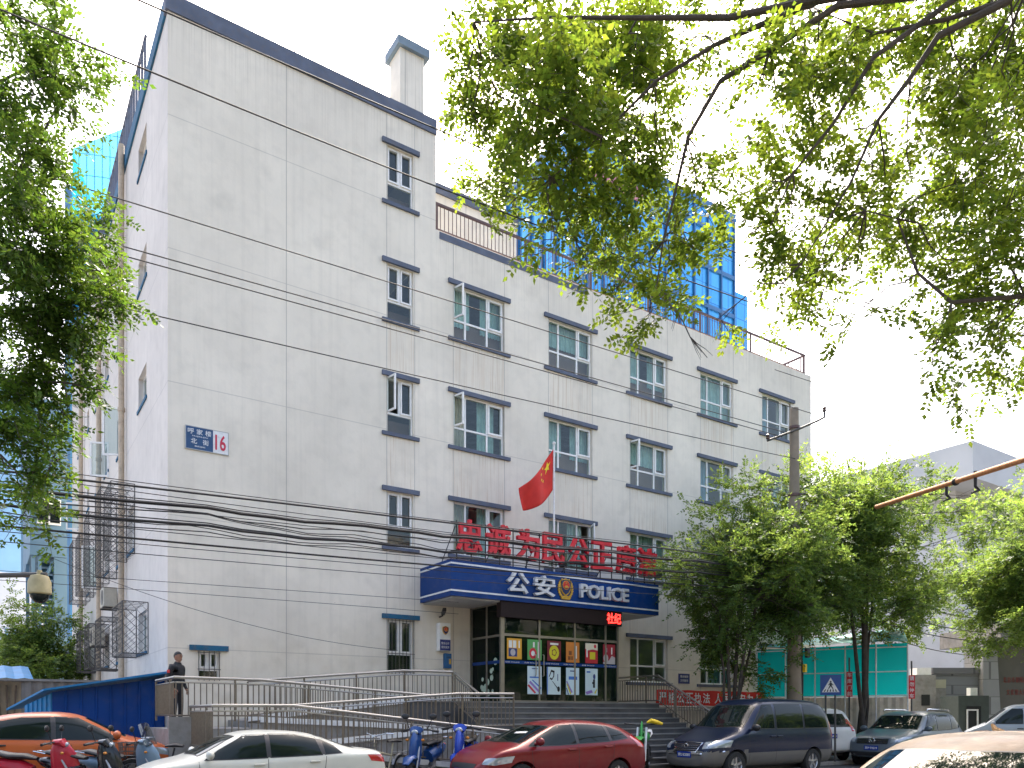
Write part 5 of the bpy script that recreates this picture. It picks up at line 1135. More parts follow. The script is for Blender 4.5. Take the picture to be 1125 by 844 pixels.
# ================================================================== poles, signs, wires
t = thing('utility_pole', 'weathered concrete utility pole with cable bundle rising through the trees', 'utility pole', (20.9, 15.3, .12))
p = MB(); p.tube([(20.9, 15.3, .12), (20.9, 15.3, 5.5), (20.9, 15.3, 11.1)], [.25, .19, .125], 18); p.build('pole', pm('weathered_pole_concrete', (.25, .205, .155), .9, .2, 1.6, bump=.4, dirt=.35), t, smooth=True)
for z in (10.45, 8.35): MB().lathe([(.145 if z > 9 else .165, z), (.165 if z > 9 else .185, z+.01), (.165 if z > 9 else .185, z+.09), (.145 if z > 9 else .165, z+.10)], (20.9, 15.3, 0), 'z', 18).build('clamp_band', m_bronze, t, smooth=True)
a = MB(); a.tube([(20.2, 15.78, 10.10), (20.9, 15.14, 10.42), (21.35, 14.78, 10.66), (21.5, 14.66, 10.76), (21.5, 14.66, 10.92)], .035, 8); a.build('cross_arm', m_grille, t, smooth=True); a = MB()
a.tube([(20.9, 15.1, 8.4), (21.1, 14.95, 8.42)], .03, 6); a.build('side_peg', m_grille, t, smooth=True)
for q in ((21.5, 14.66, 10.92), (20.22, 15.76, 10.14)):
    MB().lathe([(.02, 0), (.06, .02), (.06, .06), (.035, .08), (.055, .10), (.055, .14), (.02, .17)], q, 'z', 12).build('insulator', pm('brown_porcelain', (.10, .05, .03), .25), t, smooth=True)
c = MB()
for k in range(6):
    a0 = R(-70+k*22); r0 = .24
    c.tube([(20.9+(r0-.012*z+rng.uniform(.0, .06))*math.cos(a0+.1*math.sin(z+k)), 15.3+(r0-.012*z+rng.uniform(0, .05))*math.sin(a0+.1*math.sin(z+k)), z) for z in np.linspace(.3, 6.0, 14)], .018, 6)
c.build('cable_bundle', m_black, t, smooth=True)
b = MB(); b.box(20.98, 21.08, 14.98, 15.06, 2.9, 3.15); b.build('junction_tag', m_yel, t); b = MB(); b.box(21.04, 21.2, 14.94, 15.04, 3.35, 3.65); b.build('junction_box', m_blackp, t, bevel=.02)
WG = 'overhead wires along the street'
def wire(label, pts, Y, r=.012, sag=0, wob=0):
    """pts: (x, z) along a span at depth Y"""
    P = []; xs = np.array([p[0] for p in pts]); zs = np.array([p[1] for p in pts]); deg = min(2, len(pts)-1); cf = np.polyfit(xs, zs, deg)
    n = 40
    for i in range(n+1):
        x = xs[0]+(xs[-1]-xs[0])*i/n; z = np.polyval(cf, x)
        if wob: z += wob*math.sin(x*1.9+Y*3)+wob*.6*math.sin(x*4.3)
        P.append((x, Y + (wob*1.5*math.sin(x*1.3+1) if wob else 0), z))
    m = MB(); m.tube(P, r, 6); return tag(m.build('overhead_wire', m_black, None, smooth=True), label, 'wire', WG)
wire('highest overhead wire, passing the top corner of the white building', [(-3, 7.3), (.22, 7.41), (1.84, 7.47), (3.79, 7.56), (15.7, 8.3), (24, 9.4)], 7.0, .007)
wire('second highest overhead wire, crossing below the parapet of the tall wall', [(-3, 6.85), (.71, 6.88), (1.84, 6.92), (3.79, 6.98), (8.5, 7.16), (18, 8.1), (24, 9.2)], 7.0, .007)
wire('overhead wire crossing the wall just above the fourth floor windows', [(-4, 10.42), (.64, 10.5), (3.02, 10.55), (6.56, 10.65), (11.26, 10.82), (21.5, 11.0)], 15.1, .011)
wire('upper of the two close wires crossing under the fourth floor sills', [(-4, 9.66), (2.0, 9.76), (3.0, 9.8), (6.56, 9.94), (11.26, 10.03), (20.3, 10.2)], 15.2, .011)
wire('lower of the two close wires crossing under the fourth floor sills', [(-4, 9.55), (2.0, 9.66), (3.0, 9.69), (6.56, 9.83), (11.26, 9.91), (20.3, 10.1)], 15.3, .011)
wire('overhead wire crossing the wall above the third floor windows', [(-4, 8.55), (.24, 8.66), (2.24, 8.73), (6.56, 8.86), (10.7, 9.04), (20.8, 9.5)], 15.2, .011)
for k, (pts, r_, wb) in enumerate([([(-4, 5.42), (1.1, 5.52), (4.67, 5.68), (11.8, 6.0), (20.8, 6.2)], .020, .0), ([(-4, 5.2), (1.27, 5.34), (4.67, 5.42), (8.74, 5.52), (15.2, 5.84), (20.8, 6.0)], .032, .02), ([(-4, 5.3), (1.2, 5.38), (4.67, 5.5), (10, 5.66), (20.8, 6.1)], .010, .015),
   ([(-4, 5.0), (1.27, 5.2), (4.67, 5.33), (11, 5.5), (20.8, 5.84)], .012, .03), ([(-4, 4.9), (.7, 5.0), (4.67, 5.06), (8.6, 5.16), (15.2, 5.55), (20.8, 5.68)], .026, .02), ([(-4, 5.05), (.7, 5.1), (4.67, 5.13), (8.6, 5.2), (20.8, 5.75)], .011, .02),
   ([(-4, 4.6), (.24, 4.68), (4.67, 4.75), (6.83, 4.8), (11.8, 5.04), (20.8, 5.4)], .019, .0), ([(0, 4.95), (3, 5.1), (6.5, 5.0), (11, 5.2), (20.8, 5.55)], .009, .03), ([(1.5, 5.3), (5, 5.2), (9, 5.3), (20.8, 5.9)], .009, .035), ([(2.5, 5.35), (6, 5.05), (11, 5.35), (20.8, 5.95)], .009, .03), ([(-4, 4.8), (4, 4.92), (12, 5.25), (20.8, 5.6)], .010, .025)]):
    nm = ['uppermost wire of the thick bundle above the entrance', 'thickest black cable of the bundle above the entrance', 'thin wire hugging the thickest cable of the bundle', 'thin wavy wire a little below the thickest cable', 'second thick black cable of the bundle above the entrance', 'thin wire twisting along the second thick cable', 'lowest heavy wire crossing in front of the blue canopy top', 'loose thin wire swaying through the middle of the bundle', 'slack thin wire crossing between the two thick cables', 'drooping thin wire crossing both thick cables', 'loose thin wire just above the lowest heavy wire'][k]
    wire(nm, pts, 15.2+.035*(k % 4)-.05, r_, wob=wb)
for k, (za, zb, lab) in enumerate(((5.45, 5.95, 'fine wire running just under the uppermost bundle wire'), (5.12, 5.92, 'fine wire fanning up between the bundle cables toward the pole'), (4.75, 5.5, 'fine wire running just above the lowest heavy wire'), (4.5, 5.25, 'fine wire running just below the lowest heavy wire'), (4.35, 5.05, 'lowest fine wire of the fan reaching the pole'), (5.6, 6.4, 'topmost fine wire of the fan reaching the pole'))):
    wire(lab, [(-4, za), (8, (za+zb)/2-.12), (20.8, zb)], 15.05+.04*k, .0075)
wire('faint thin wire crossing low on the wall, upper of three', [(-4, 4.2), (2.2, 4.34), (4.67, 4.40), (10.2, 4.5)], 17.6, .006)
wire('faint thin wire crossing low on the wall, middle of three', [(-4, 4.05), (2.0, 4.16), (4.67, 4.16), (10.2, 4.2)], 17.6, .006)
wire('faint thin wire sloping down the wall to the ground floor window', [(1.0, 5.05), (4.67, 3.95), (9.4, 3.35)], 19.5, .006)
for k, (lab, z0, z1, y1) in enumerate((('black cable leaving the pole to the right, uppermost of four', 6.15, 5.9, 16.5), ('black cable leaving the pole to the right, second of four', 5.8, 5.3, 16.8), ('black cable leaving the pole to the right, third of four', 5.4, 5.0, 17.2), ('black cable leaving the pole to the right, lowest of four', 5.1, 4.3, 17.6))):
    m = MB(); m.tube([(20.9+i*1.2, 15.2+(y1-15.2)*i/16, z0+(z1-z0)*i/16-.5*math.sin(math.pi*i/16)) for i in range(17)], .018, 6); tag(m.build('overhead_wire', m_black, None, smooth=True), lab, 'wire', WG)
wire('faint thin wire crossing the open sky on the right', [(12, 9.1), (20, 9.6), (30, 10.6)], 9.0, .006)
wire('second faint thin wire crossing the open sky on the right', [(12, 7.9), (20, 8.3), (30, 9.2)], 9.2, .006)
# police camera dome on a bracket arm at the left
t = thing('dome_camera', 'yellowed dome camera hanging from a grey bracket arm at the left edge', 'camera', (.66, 12.8, 3.5))
b = MB(); b.tube([(-1.9, 14.0, .0), (-1.9, 14.0, 3.6)], .07, 12); b.tube([(-1.9, 14.0, 3.45), (.05, 13.25, 3.55), (.74, 12.77, 3.56)], .035, 8); b.tube([(-1.9, 14.0, 3.1), (-.2, 13.32, 3.50)], .022, 6); b.build('bracket_arm', m_grille, t, smooth=True)
b = MB(); b.lathe([(.03, .30), (.04, .24), (.11, .22), (.145, .14), (.15, -.02), (.13, -.04)], (.66, 12.82, 3.32), 'z', 22); b.build('housing', pm('yellowed_plastic', (.42, .36, .20), .5, .15, 10), t, smooth=True)
b = MB(); b.ell((.66, 12.82, 3.27), (.12, .12, .11), 20, 12); b.build('dome', m_cglass, t, smooth=True)
# rusty boom reaching in from the right with hooks
t = thing('rusty_boom_pipe', 'rusty orange pipe boom with black cable clamps reaching in from the right', 'pipe', (16, 7, 6.2))
b = MB(); b.tube([(18.75, 11.3, 6.85), (15.41, 6.49, 6.15), (12.9, 2.9, 5.65), (12.2, 1.9, 5.5)], .055, 12); b.tube([(12.2, 1.9, .1), (12.2, 1.9, 5.56)], .08, 12); b.build('pipe', pm('rusty_orange_steel', (.40, .17, .06), .7, .3, 12, dirt=.3), t, smooth=True)
def along(k): return Vector((18.75, 11.3, 6.85)).lerp(Vector((15.41, 6.49, 6.15)), k)
for k in (.56, .74):
    q = along(k); b = MB(); b.tube([(q.x, q.y, q.z+.08), (q.x, q.y, q.z-.22), (q.x+.05, q.y-.05, q.z-.30), (q.x-.08, q.y+.03, q.z-.36)], [.035, .03, .03, .02], 8); b.build('cable_clamp', m_black, t, smooth=True)
q = along(.62); b = MB(); b.ell((q.x, q.y, q.z), (.085, .085, .085), 10, 8); b.build('pipe_collar', m_black, t, smooth=True)
# pedestrian crossing sign
t = thing('crossing_sign', 'square blue pedestrian crossing sign with white triangle on two grey posts', 'road sign', (0, 0, 0))
def frame_to(o, c, d):
    """place a thing built in the XZ plane facing -Y so that it faces d"""
    o.location = c; o.rotation_euler = (0, 0, math.atan2(d[0], -d[1])); return o
b = MB(); b.box(-.30, .30, -.015, .015, -.31, .31); b.build('sign_panel', pm('road_sign_blue', (.01, .06, .26), .4, .06, 3, dirt=.1), t); 
for x in (-.14, .13): b = MB(); b.tube([(x, .04, -2.35), (x, .04, .25)], .03, 8); b.build('post', m_grille, t, smooth=True)
M = lambda u, v, w_: (u, w_, v); b = MB(); b.prism([(-.25, -.22), (.25, -.22), (0, .23)], M, -.020, -.016, 0)
for i in range(5): b.prism([(-.20+i*.085, -.205), (-.16+i*.085, -.205), (-.13+i*.07, -.13), (-.155+i*.07, -.13)], M, -.025, -.021, 1)
b.prism(disc(.0, .10, .026), M, -.025, -.021, 1); b.prism([(-.03, .07), (.03, .07), (.035, -.03), (.08, -.11), (.055, -.12), (.0, -.04), (-.05, -.12), (-.075, -.11), (-.03, -.02)], M, -.025, -.021, 1); b.prism([(.02, .065), (.075, .0), (.06, -.012), (.01, .04)], M, -.026, -.022, 1); b.prism([(-.02, .065), (-.075, .0), (-.06, -.012), (-.01, .04)], M, -.026, -.022, 1)
b.build('crossing_symbol', [m_whitep, m_black], t, fixn=True)
frame_to(t, (21.52, 14.46, 2.50), (-.80, -.60))
# red driveway signs on posts
def red_sign(label, s, c, d, h):
    t = thing('driveway_sign', label, 'sign', (0, 0, 0), 'red driveway signs'); w_ = .20
    MB().box(-w_/2, w_/2, -.012, .012, -h/2, h/2).build('sign_panel', m_red, t); MB().tube([(0, .04, -2.4), (0, .04, h/2+.5)], .028, 8).build('post', m_grille, t, smooth=True)
    n = len(s); e = h/n
    for i, ch_ in enumerate(s): face_text('sign_character', ch_, -.07, .07, h/2-(i+.5)*e-.075, h/2-(i+.5)*e+.075, -.016, m_whitep, t, .002, .006)
    return frame_to(t, c, d)
red_sign('narrow red vertical sign beside the forked tree trunk', '车库门前', (25.28, 16.25, 2.66), (-.8, -.6), .88)
red_sign('narrow red vertical sign at the right end of the teal sheeting', '请勿停车', (26.5, 14.69, 2.54), (-.8, -.6), .80)
# ================================================================== behind: teal enclosure, gate, far buildings
m_teal = bpy.data.materials.new('teal_netting'); tt, N_, L_, b_ = nodes(m_teal)
b_.inputs['Base Color'].default_value = (.0, .36, .38, 1); b_.inputs['Roughness'].default_value = .6
tl = N_.new('ShaderNodeBsdfTranslucent'); tl.inputs[0].default_value = (.0, .55, .56, 1); mxs = N_.new('ShaderNodeMixShader'); mxs.inputs[0].default_value = .55
oo = N_['Material Output']; L_.new(b_.outputs[0], mxs.inputs[1]); L_.new(tl.outputs[0], mxs.inputs[2]); L_.new(mxs.outputs[0], oo.inputs[0])
wvn = N_.new('ShaderNodeTexNoise'); wvn.inputs['Scale'].default_value = 2.2; bpn = N_.new('ShaderNodeBump'); bpn.inputs['Strength'].default_value = .5; bpn.inputs['Distance'].default_value = .1
L_.new(wvn.outputs[0], bpn.inputs['Height']); L_.new(bpn.outputs[0], b_.inputs['Normal'])
m_bamb = pm('beige_corrugated_board', (.62, .55, .44), .8, .12, 2.0, dirt=.3)
t = thing('teal_enclosure', 'teal sheeted car shed with white poles and beige corrugated boards below', 'shed', (26, 17.5, .12))
A0, A1 = Vector((24.5, 19.6, 0)), Vector((27.5, 15.4, 0)); dd = (A1-A0).normalized(); LL = (A1-A0).length; nrm = Vector((-dd.y, dd.x, 0)); nrm = -nrm if nrm.dot(Vector((-1, -.5, 0))) < 0 else nrm
TM = lambda u, v, w_: tuple(A0+dd*u+nrm*w_+Vector((0, 0, v)))
m = MB(); NN = 24
for i in range(NN+1):
    u = LL*i/NN
    for j in range(7): m.v.append(TM(u, 2.25+(4.05+.12*i/NN-2.25)*j/6, .03*math.sin(i*1.3)*math.sin(j*1.1)))
for i in range(NN):
    for j in range(6): a = i*7+j; m.f.append((a, a+7, a+8, a+1)); m.m.append(0)
m.build('teal_sheet', m_teal, t, smooth=True, fixn=False)
m = MB(); n = 40
for i in range(n+1):
    u = LL*i/n; w_ = .03 if i % 2 else -.02
    m.v += [TM(u, .12, w_), TM(u, 2.22, w_)]
    if i: a = 2*(i-1); m.f.append((a, a+2, a+3, a+1)); m.m.append(0)
m.build('corrugated_board', m_bamb, t, fixn=False)
for u in np.linspace(0, LL, 6): MB().tube([TM(u, .12, .06), TM(u, 4.12, .06)], .028, 8).build('pole', m_whitep, t, smooth=True)
m = MB()
for v in (2.24, 3.10, 3.98): m.tube([TM(0, v, .055), TM(LL, v+.05, .055)], .024, 6)
m.build('cross_rail', m_whitep, t, smooth=True)
m = MB(); k = 12
back = -nrm*3.0
for i in range(k+1):
    u = LL*(i/k); q = Vector(TM(u, 4.13+.1*i/k, .15)); 
    for j in range(6): 
        s_ = j/5; p = q+back*s_; z = 4.13+.1*i/k+.75*math.sin(s_*math.pi/2)*(.35+.65*i/k)+.03*math.sin(i*2+j)
        m.v.append((p.x, p.y, z))
for i in range(k):
    for j in range(5): a = i*6+j; m.f.append((a, a+6, a+7, a+1)); m.m.append(0)
m.build('teal_roof_sheet', pm('teal_roof_sheet', (.0, .25, .26), .6, .2, 1.5), t, smooth=True, fixn=False)
m_granite = pm('grey_granite_block', (.24, .24, .24), .7, .15, 1.5, dirt=.2)
def blockmat(name, c, sx=1.6, sy=.45):
    m = bpy.data.materials.new(name); t, N, L, b = nodes(m); b.inputs['Roughness'].default_value = .75
    tc = N.new('ShaderNodeTexCoord'); br = N.new('ShaderNodeTexBrick'); br.inputs['Scale'].default_value = 1; br.inputs['Brick Width'].default_value = sx; br.inputs['Row Height'].default_value = sy; br.inputs['Mortar Size'].default_value = .014
    br.inputs['Color1'].default_value = (*c, 1); br.inputs['Color2'].default_value = (*[k*.82 for k in c], 1); br.inputs['Mortar'].default_value = (*[k*.45 for k in c], 1)
    sp = N.new('ShaderNodeSeparateXYZ'); cb = N.new('ShaderNodeCombineXYZ'); ad = N.new('ShaderNodeMath'); L.new(tc.outputs['Object'], sp.inputs[0]); L.new(sp.outputs[0], ad.inputs[0]); L.new(sp.outputs[1], ad.inputs[1]); L.new(ad.outputs[0], cb.inputs[0]); L.new(sp.outputs[2], cb.inputs[1]); L.new(cb.outputs[0], br.inputs[0])
    n = N.new('ShaderNodeTexNoise'); n.inputs['Scale'].default_value = .8; n.inputs['Detail'].default_value = 6; L.new(tc.outputs['Object'], n.inputs[0])
    mx = N.new('ShaderNodeMix'); mx.data_type = 'RGBA'; mx.blend_type = 'MULTIPLY'; mx.inputs[0].default_value = .35; L.new(br.outputs[0], mx.inputs[6]); L.new(n.outputs[0], mx.inputs[7]); L.new(mx.outputs[2], b.inputs['Base Color']); return m
# frame of the gate group: u across the view, w into depth
G0 = Vector((31.7, 22.1, 0)); gu = Vector((.83, -.56, 0)); gw = Vector((.56, .83, 0))
GM = lambda u, v, w_: tuple(G0+gu*u+gw*w_+Vector((0, 0, v)))
t = thing('boundary_wall', 'grey block wall with coping beyond the silver SUV', 'wall', GM(6, .12, 0))
b = MB(); b.mapbox(GM, 5.42, 7.5, .12, 3.46, 0, .3); b.build('wall', blockmat('grey_block_wall', (.26, .27, .29), 1.0, .42), t); b = MB(); b.mapbox(GM, 5.35, 7.52, 3.462, 3.74, -.08, .38); b.build('coping', blockmat('coping_block', (.20, .20, .21), .7, .42), t)
b = MB(); b.mapbox(GM, 5.45, 6.0, 2.8, 3.2, -.02, -.004); b.build('painted_patch', pm('yellowed_panel', (.42, .40, .30), .7, .1, 2), t); b = MB(); b.mapbox(GM, 5.45, 6.0, .6, 2.78, -.03, -.006); b.build('service_door', m_conc, t)
t = thing('meter_shed', 'small dark concrete meter shed with square opening left of the grey block wall', 'shed', GM(4.9, .12, 0))
b = MB(); b.mapbox(GM, 4.3, 5.38, .12, 3.4, -.3, .6); b.build('shed_wall', m_conc, t); b = MB(); b.mapbox(GM, 4.72, 5.1, 2.0, 2.5, -.32, -.302); b.build('opening', m_dark, t); b = MB(); b.mapbox(GM, 4.55, 5.2, 3.402, 3.72, -.25, .4); b.build('ac_box', m_white, t)
t = thing('stone_gate', 'tall grey stone gate pillar with polished dark panel and two rows of red characters', 'gate', GM(8, .12, 0))
b = MB(); b.add([GM(7.55, .12, -.3), GM(8.42, .12, -.3), GM(8.15, 4.9, -.3), GM(7.53, 4.9, -.3), GM(7.55, .12, 1.2), GM(8.42, .12, 1.2), GM(8.15, 4.9, 1.2), GM(7.53, 4.9, 1.2)], [(0,3,2,1),(4,5,6,7),(0,1,5,4),(1,2,6,5),(2,3,7,6),(3,0,4,7)]); b.build('pillar', blockmat('pale_stone_pillar', (.38, .38, .37), 3, .8), t)
b = MB(); b.add([GM(8.45, .12, -.2), GM(9.75, .12, -.2), GM(9.75, 4.8, -.2), GM(8.18, 4.8, -.2), GM(8.45, .12, 1.0), GM(9.75, .12, 1.0), GM(9.75, 4.8, 1.0), GM(8.18, 4.8, 1.0)], [(0,3,2,1),(4,5,6,7),(0,1,5,4),(1,2,6,5),(2,3,7,6),(3,0,4,7)]); b.build('dark_panel', pm('polished_brown_stone', (.10, .095, .085), .3, .1, 2), t)
gr = Matrix(((gu.x, 0, -gw.x, 0), (gu.y, 0, -gw.y, 0), (0, 1, 0, 0), (0, 0, 0, 1)))
m_rch = pm('red_bronze_letters', (.20, .035, .03), .5)
for k, (s_, v) in enumerate((('北京市朝阳区', 3.18), ('文化馆大门', 2.62))):
    for i, ch_ in enumerate(s_):
        M4 = Matrix.Translation(GM(8.58+.19*i+.15*k, v, -.21)) @ gr; text('panel_character', ch_, .42, m_rch, M4, t, .01, .0, fit=(.15, .26))
b = MB(); b.mapbox(GM, 7.9, 14, 4.902, 5.7, -1.0, 4.0); b.build('lintel_slab', m_conc, t)
t = thing('gate_booth', 'dark green booth with white framed opening before the gate pillar', 'booth', GM(5.7, .12, -2))
b = MB(); b.mapbox(GM, 5.1, 6.4, .12, 2.4, -2.6, -1.2); b.build('booth_wall', pm('dark_green_panel', (.045, .06, .055), .5), t); b = MB(); b.mapbox(GM, 5.45, 6.05, .9, 1.95, -2.63, -2.605); b.build('opening', m_dark, t)
b = MB()
for q in ((5.42, 5.48, .85, 1.82), (5.86, 5.92, .85, 1.82), (5.48, 5.86, 1.76, 1.82)): b.mapbox(GM, *q, -2.66, -2.632)
b.build('opening_frame', m_whitep, t); b = MB(); b.mapbox(GM, 5.85, 6.15, 2.402, 2.75, -2.2, -1.9); b.build('lamp_box', m_white, t)
# pale building right with projecting cornice
def bg_building(name, label, loc, rz, sx, sy, h, mats, floors=4, nwin=5, cornice=None, win=True, tex=None):
    t = thing(name, label, 'building', (0, 0, 0)); b = MB(); b.box(0, sx, 0, sy, 0, h); b.build('wall', mats[0], t)
    if cornice: b = MB(); b.box(-cornice, sx+cornice, -cornice, sy+cornice, h+.002, h+2.6); b.build('cornice', mats[1], t)
    if win:
        proto = None
        for face in (0, 1):
            W = sx if face == 0 else sy
            for f in range(floors):
                for i in range(nwin):
                    u = W*(i+.5)/nwin; z = h*(f+.45)/floors
                    if proto is None:
                        fr = MB(); fr.box(-.9, .9, -.04, .06, -.9, .9); proto = fr.build('window', mats[2], t); g = MB(); g.box(-.8, .8, -.06, -.042, -.8, -.02); g.box(-.8, -.02, -.06, -.042, .02, .8); g.box(.02, .8, -.06, -.042, .02, .8); g.build('pane', m_glassd, proto)
                        o = proto
                    else: o = copy_tree(proto, t)
                    o.location = (u, 0, z) if face == 0 else (0, W-u, z); o.rotation_euler = (0, 0, 0 if face == 0 else R(-90))
    return move(t, loc, rz)
m_bgw = pm('pale_render', (.50, .49, .46), .8, .1, .3, dirt=.25)
bg_building('office_building', 'pale building with deep projecting cornice behind the right hand trees', (60.5, 30.2, 0), R(0), 30, 26, 18.4, [m_bgw, pm('pale_concrete_cornice', (.50, .50, .49), .8, .1, .3), m_white], 5, 6, 2.4, False)
bg_building('annex_building', 'plain white annex wall rising behind the grey block wall', tuple(Vector(GM(-2.5, 0, 9))), R(-34), 14.5, 8, 12, [pm('white_annex_render', (.56, .55, .54), .85, .08, .4, dirt=.15), m_conc, m_white], 2, 2, None, False)
# glass tower behind; sky reflection and slight haze are painted into its blue
m_bglass = bpy.data.materials.new('curtain_glass_sky_tone'); tt, N_, L_, b_ = nodes(m_bglass)
b_.inputs['Roughness'].default_value = .12; b_.inputs['Metallic'].default_value = .35
tc = N_.new('ShaderNodeTexCoord'); br = N_.new('ShaderNodeTexBrick'); br.offset = 0; br.inputs['Scale'].default_value = 1; br.inputs['Brick Width'].default_value = 1.3; br.inputs['Row Height'].default_value = 1.75; br.inputs['Mortar Size'].default_value = .05
br.inputs['Color1'].default_value = (.08, .42, .78, 1); br.inputs['Color2'].default_value = (.06, .36, .73, 1); br.inputs['Mortar'].default_value = (.03, .20, .46, 1)
sp = N_.new('ShaderNodeSeparateXYZ'); cb = N_.new('ShaderNodeCombineXYZ'); ad = N_.new('ShaderNodeMath'); L_.new(tc.outputs['Object'], sp.inputs[0]); L_.new(sp.outputs[0], ad.inputs[0]); L_.new(sp.outputs[1], ad.inputs[1]); L_.new(ad.outputs[0], cb.inputs[0]); L_.new(sp.outputs[2], cb.inputs[1]); L_.new(cb.outputs[0], br.inputs[0]); L_.new(br.outputs[0], b_.inputs['Base Color'])
t = thing('glass_tower', 'tall bright blue glass tower with pink stripe behind the police station', 'building', (43.4, 55.2, 0))
MB().box(43.4, 65.3, 55.2, 65.2, 0, 53.2).build('curtain_wall', m_bglass, t); MB().box(65.32, 68.2, 55.8, 65, 0, 46.5).build('side_wing', m_bglass, t)
m_mull = pm('dark_blue_mullion', (.03, .14, .32), .4)
b = MB()
for i in range(12): x = 43.4+i*1.985; b.box(x-.08, x+.08, 55.0, 55.19, 20, 53.2)
for i in range(1, 6): y = 55.2+i*1.98; b.box(43.16, 43.39, y-.14, y+.14, 20, 53.2)
for z in (27, 31, 35, 39, 43, 47, 51): b.box(43.42, 65.28, 55.02, 55.18, z, z+.4)
b.build('mullion', m_mull, t); MB().box(43.5, 52, 54.85, 54.94, 50.2, 51.6).build('pink_stripe', pm('pink_panel', (.55, .20, .28), .6), t)
MB().box(43.2, 65.5, 55.0, 65.4, 53.202, 53.9).build('parapet', m_mull, t)
# blue netted tower block on the left
m_net = bpy.data.materials.new('blue_scaffold_net'); tt, N_, L_, b_ = nodes(m_net); b_.inputs['Base Color'].default_value = (.01, .28, .52, 1); b_.inputs['Roughness'].default_value = .7
tr_ = N_.new('ShaderNodeBsdfTransparent'); tl = N_.new('ShaderNodeBsdfTranslucent'); tl.inputs[0].default_value = (.02, .45, .75, 1); m1 = N_.new('ShaderNodeMixShader'); m1.inputs[0].default_value = .5; m2 = N_.new('ShaderNodeMixShader'); m2.inputs[0].default_value = .06
L_.new(b_.outputs[0], m1.inputs[1]); L_.new(tl.outputs[0], m1.inputs[2]); L_.new(m1.outputs[0], m2.inputs[1]); L_.new(tr_.outputs[0], m2.inputs[2]); L_.new(m2.outputs[0], N_['Material Output'].inputs[0])
t = thing('scaffolded_tower', 'far tower block wrapped in translucent blue scaffold netting', 'building', (0, 0, 0))
b = MB(); b.box(0, 6.0, 0, 7, 0, 72); b.box(-1.6, -.05, .6, 6, 0, 76); b.build('core', pm('blue_grey_concrete', (.16, .30, .45), .8, .1, .5), t)
b = MB()
for (x0, y0, x1, y1, za, zb) in ((-.3, -.5, 6.5, -.5, 80.5, 84.5), (6.5, -.5, 6.5, 7.5, 84.5, 82), (-.3, -.5, -.3, 7.5, 80.5, 79)): b.quad((x0, y0, 0), (x1, y1, 0), (x1, y1, zb), (x0, y0, za))
b.build('scaffold_net', m_net, t, fixn=False)
b = MB()
for z in range(2, 84, 3):
    b.tube([(-.4, -.6, z), (6.6, -.6, z)], .06, 4); b.tube([(6.6, -.6, z), (6.6, 7.5, z)], .06, 4)
for i in range(8): b.tube([(-.4+i, -.62, 0), (-.4+i, -.62, 80.5+i*.55)], .06, 4); b.tube([(6.62, -.6+i, 0), (6.62, -.6+i, 84-i*.3)], .06, 4)
b.build('scaffold_tubes', pm('pale_blue_tube', (.12, .42, .60), .6), t)
move(t, (10.8, 125.4, 0), R(-22))
# steel blue annex with outside stair at the far end of the side wall
m_bgrey = pm('steel_blue_panel', (.10, .19, .27), .6, .1, .6); m_bgrey2 = pm('pale_blue_panel', (.22, .40, .58), .6, .1, .5)
t = thing('steel_annex', 'blue grey steel annex with underside stair behind the side wall', 'building', (3, 47, 0))
b = MB(); b.box(1.95, 3.58, 46, 54, 9.6, 17.5); b.box(3.0, 3.58, 46.02, 54, .1, 9.58); b.build('wall', m_bgrey, t)
b = MB(); b.box(2.25, 3.3, 45.93, 45.99, 11.2, 12.5); b.box(2.3, 2.75, 45.90, 45.925, 11.3, 12.4, 1); b.box(2.82, 3.25, 45.90, 45.925, 11.3, 12.4, 1); b.build('window', [m_white, m_glassd], t)
b = MB()
for x, y in ((2.02, 46.1), (2.3, 46.1), (1.9, 49)): b.box(x, x+.16, y, y+.16, .1, 9.58)
b.tube([(2.35, 46.2, 7.9), (3.0, 46.2, 9.4)], .09, 6); b.build('steel_post', m_bgrey, t)
b = MB()
for i in range(16): z = 9.3-i*.32; b.obox((2.75-.02*i, 46.9+.02*i, z), (.9, .6, .05), (R(25), 0, 0))
b.build('stair_flight', pm('teal_dark_steel', (.04, .10, .12), .6), t)
t = thing('curved_glass_block', 'pale blue and white slab block far behind the left tree', 'building', (-1, 70, 0))
b = MB(); b.box(-6, .6, 69, 76, 0, 22); b.build('white_wall', pm('white_slab_wall', (.72, .73, .76), .7, .05, .4), t); b = MB(); b.box(.62, 2.35, 68.6, 76, 9.4, 26); b.build('blue_slab', m_bgrey2, t); b = MB(); b.box(2.36, 2.9, 68.8, 76, 9.6, 26); b.build('dark_slab', m_bgrey, t)
t = thing('striped_block', 'far white block with vertical slits below the slab block', 'building', (0, 62, 0))
b = MB(); b.box(-5, 4.5, 60.4, 66, 0, 10.8); b.build('wall', pm('white_slab_wall', (.72, .73, .76), .7, .05, .4), t)
for i in range(14): MB().box(-2.6+i*.42, -2.42+i*.42, 60.36, 60.395, 1, 7.2).build('window_slit', m_bgrey2, t)
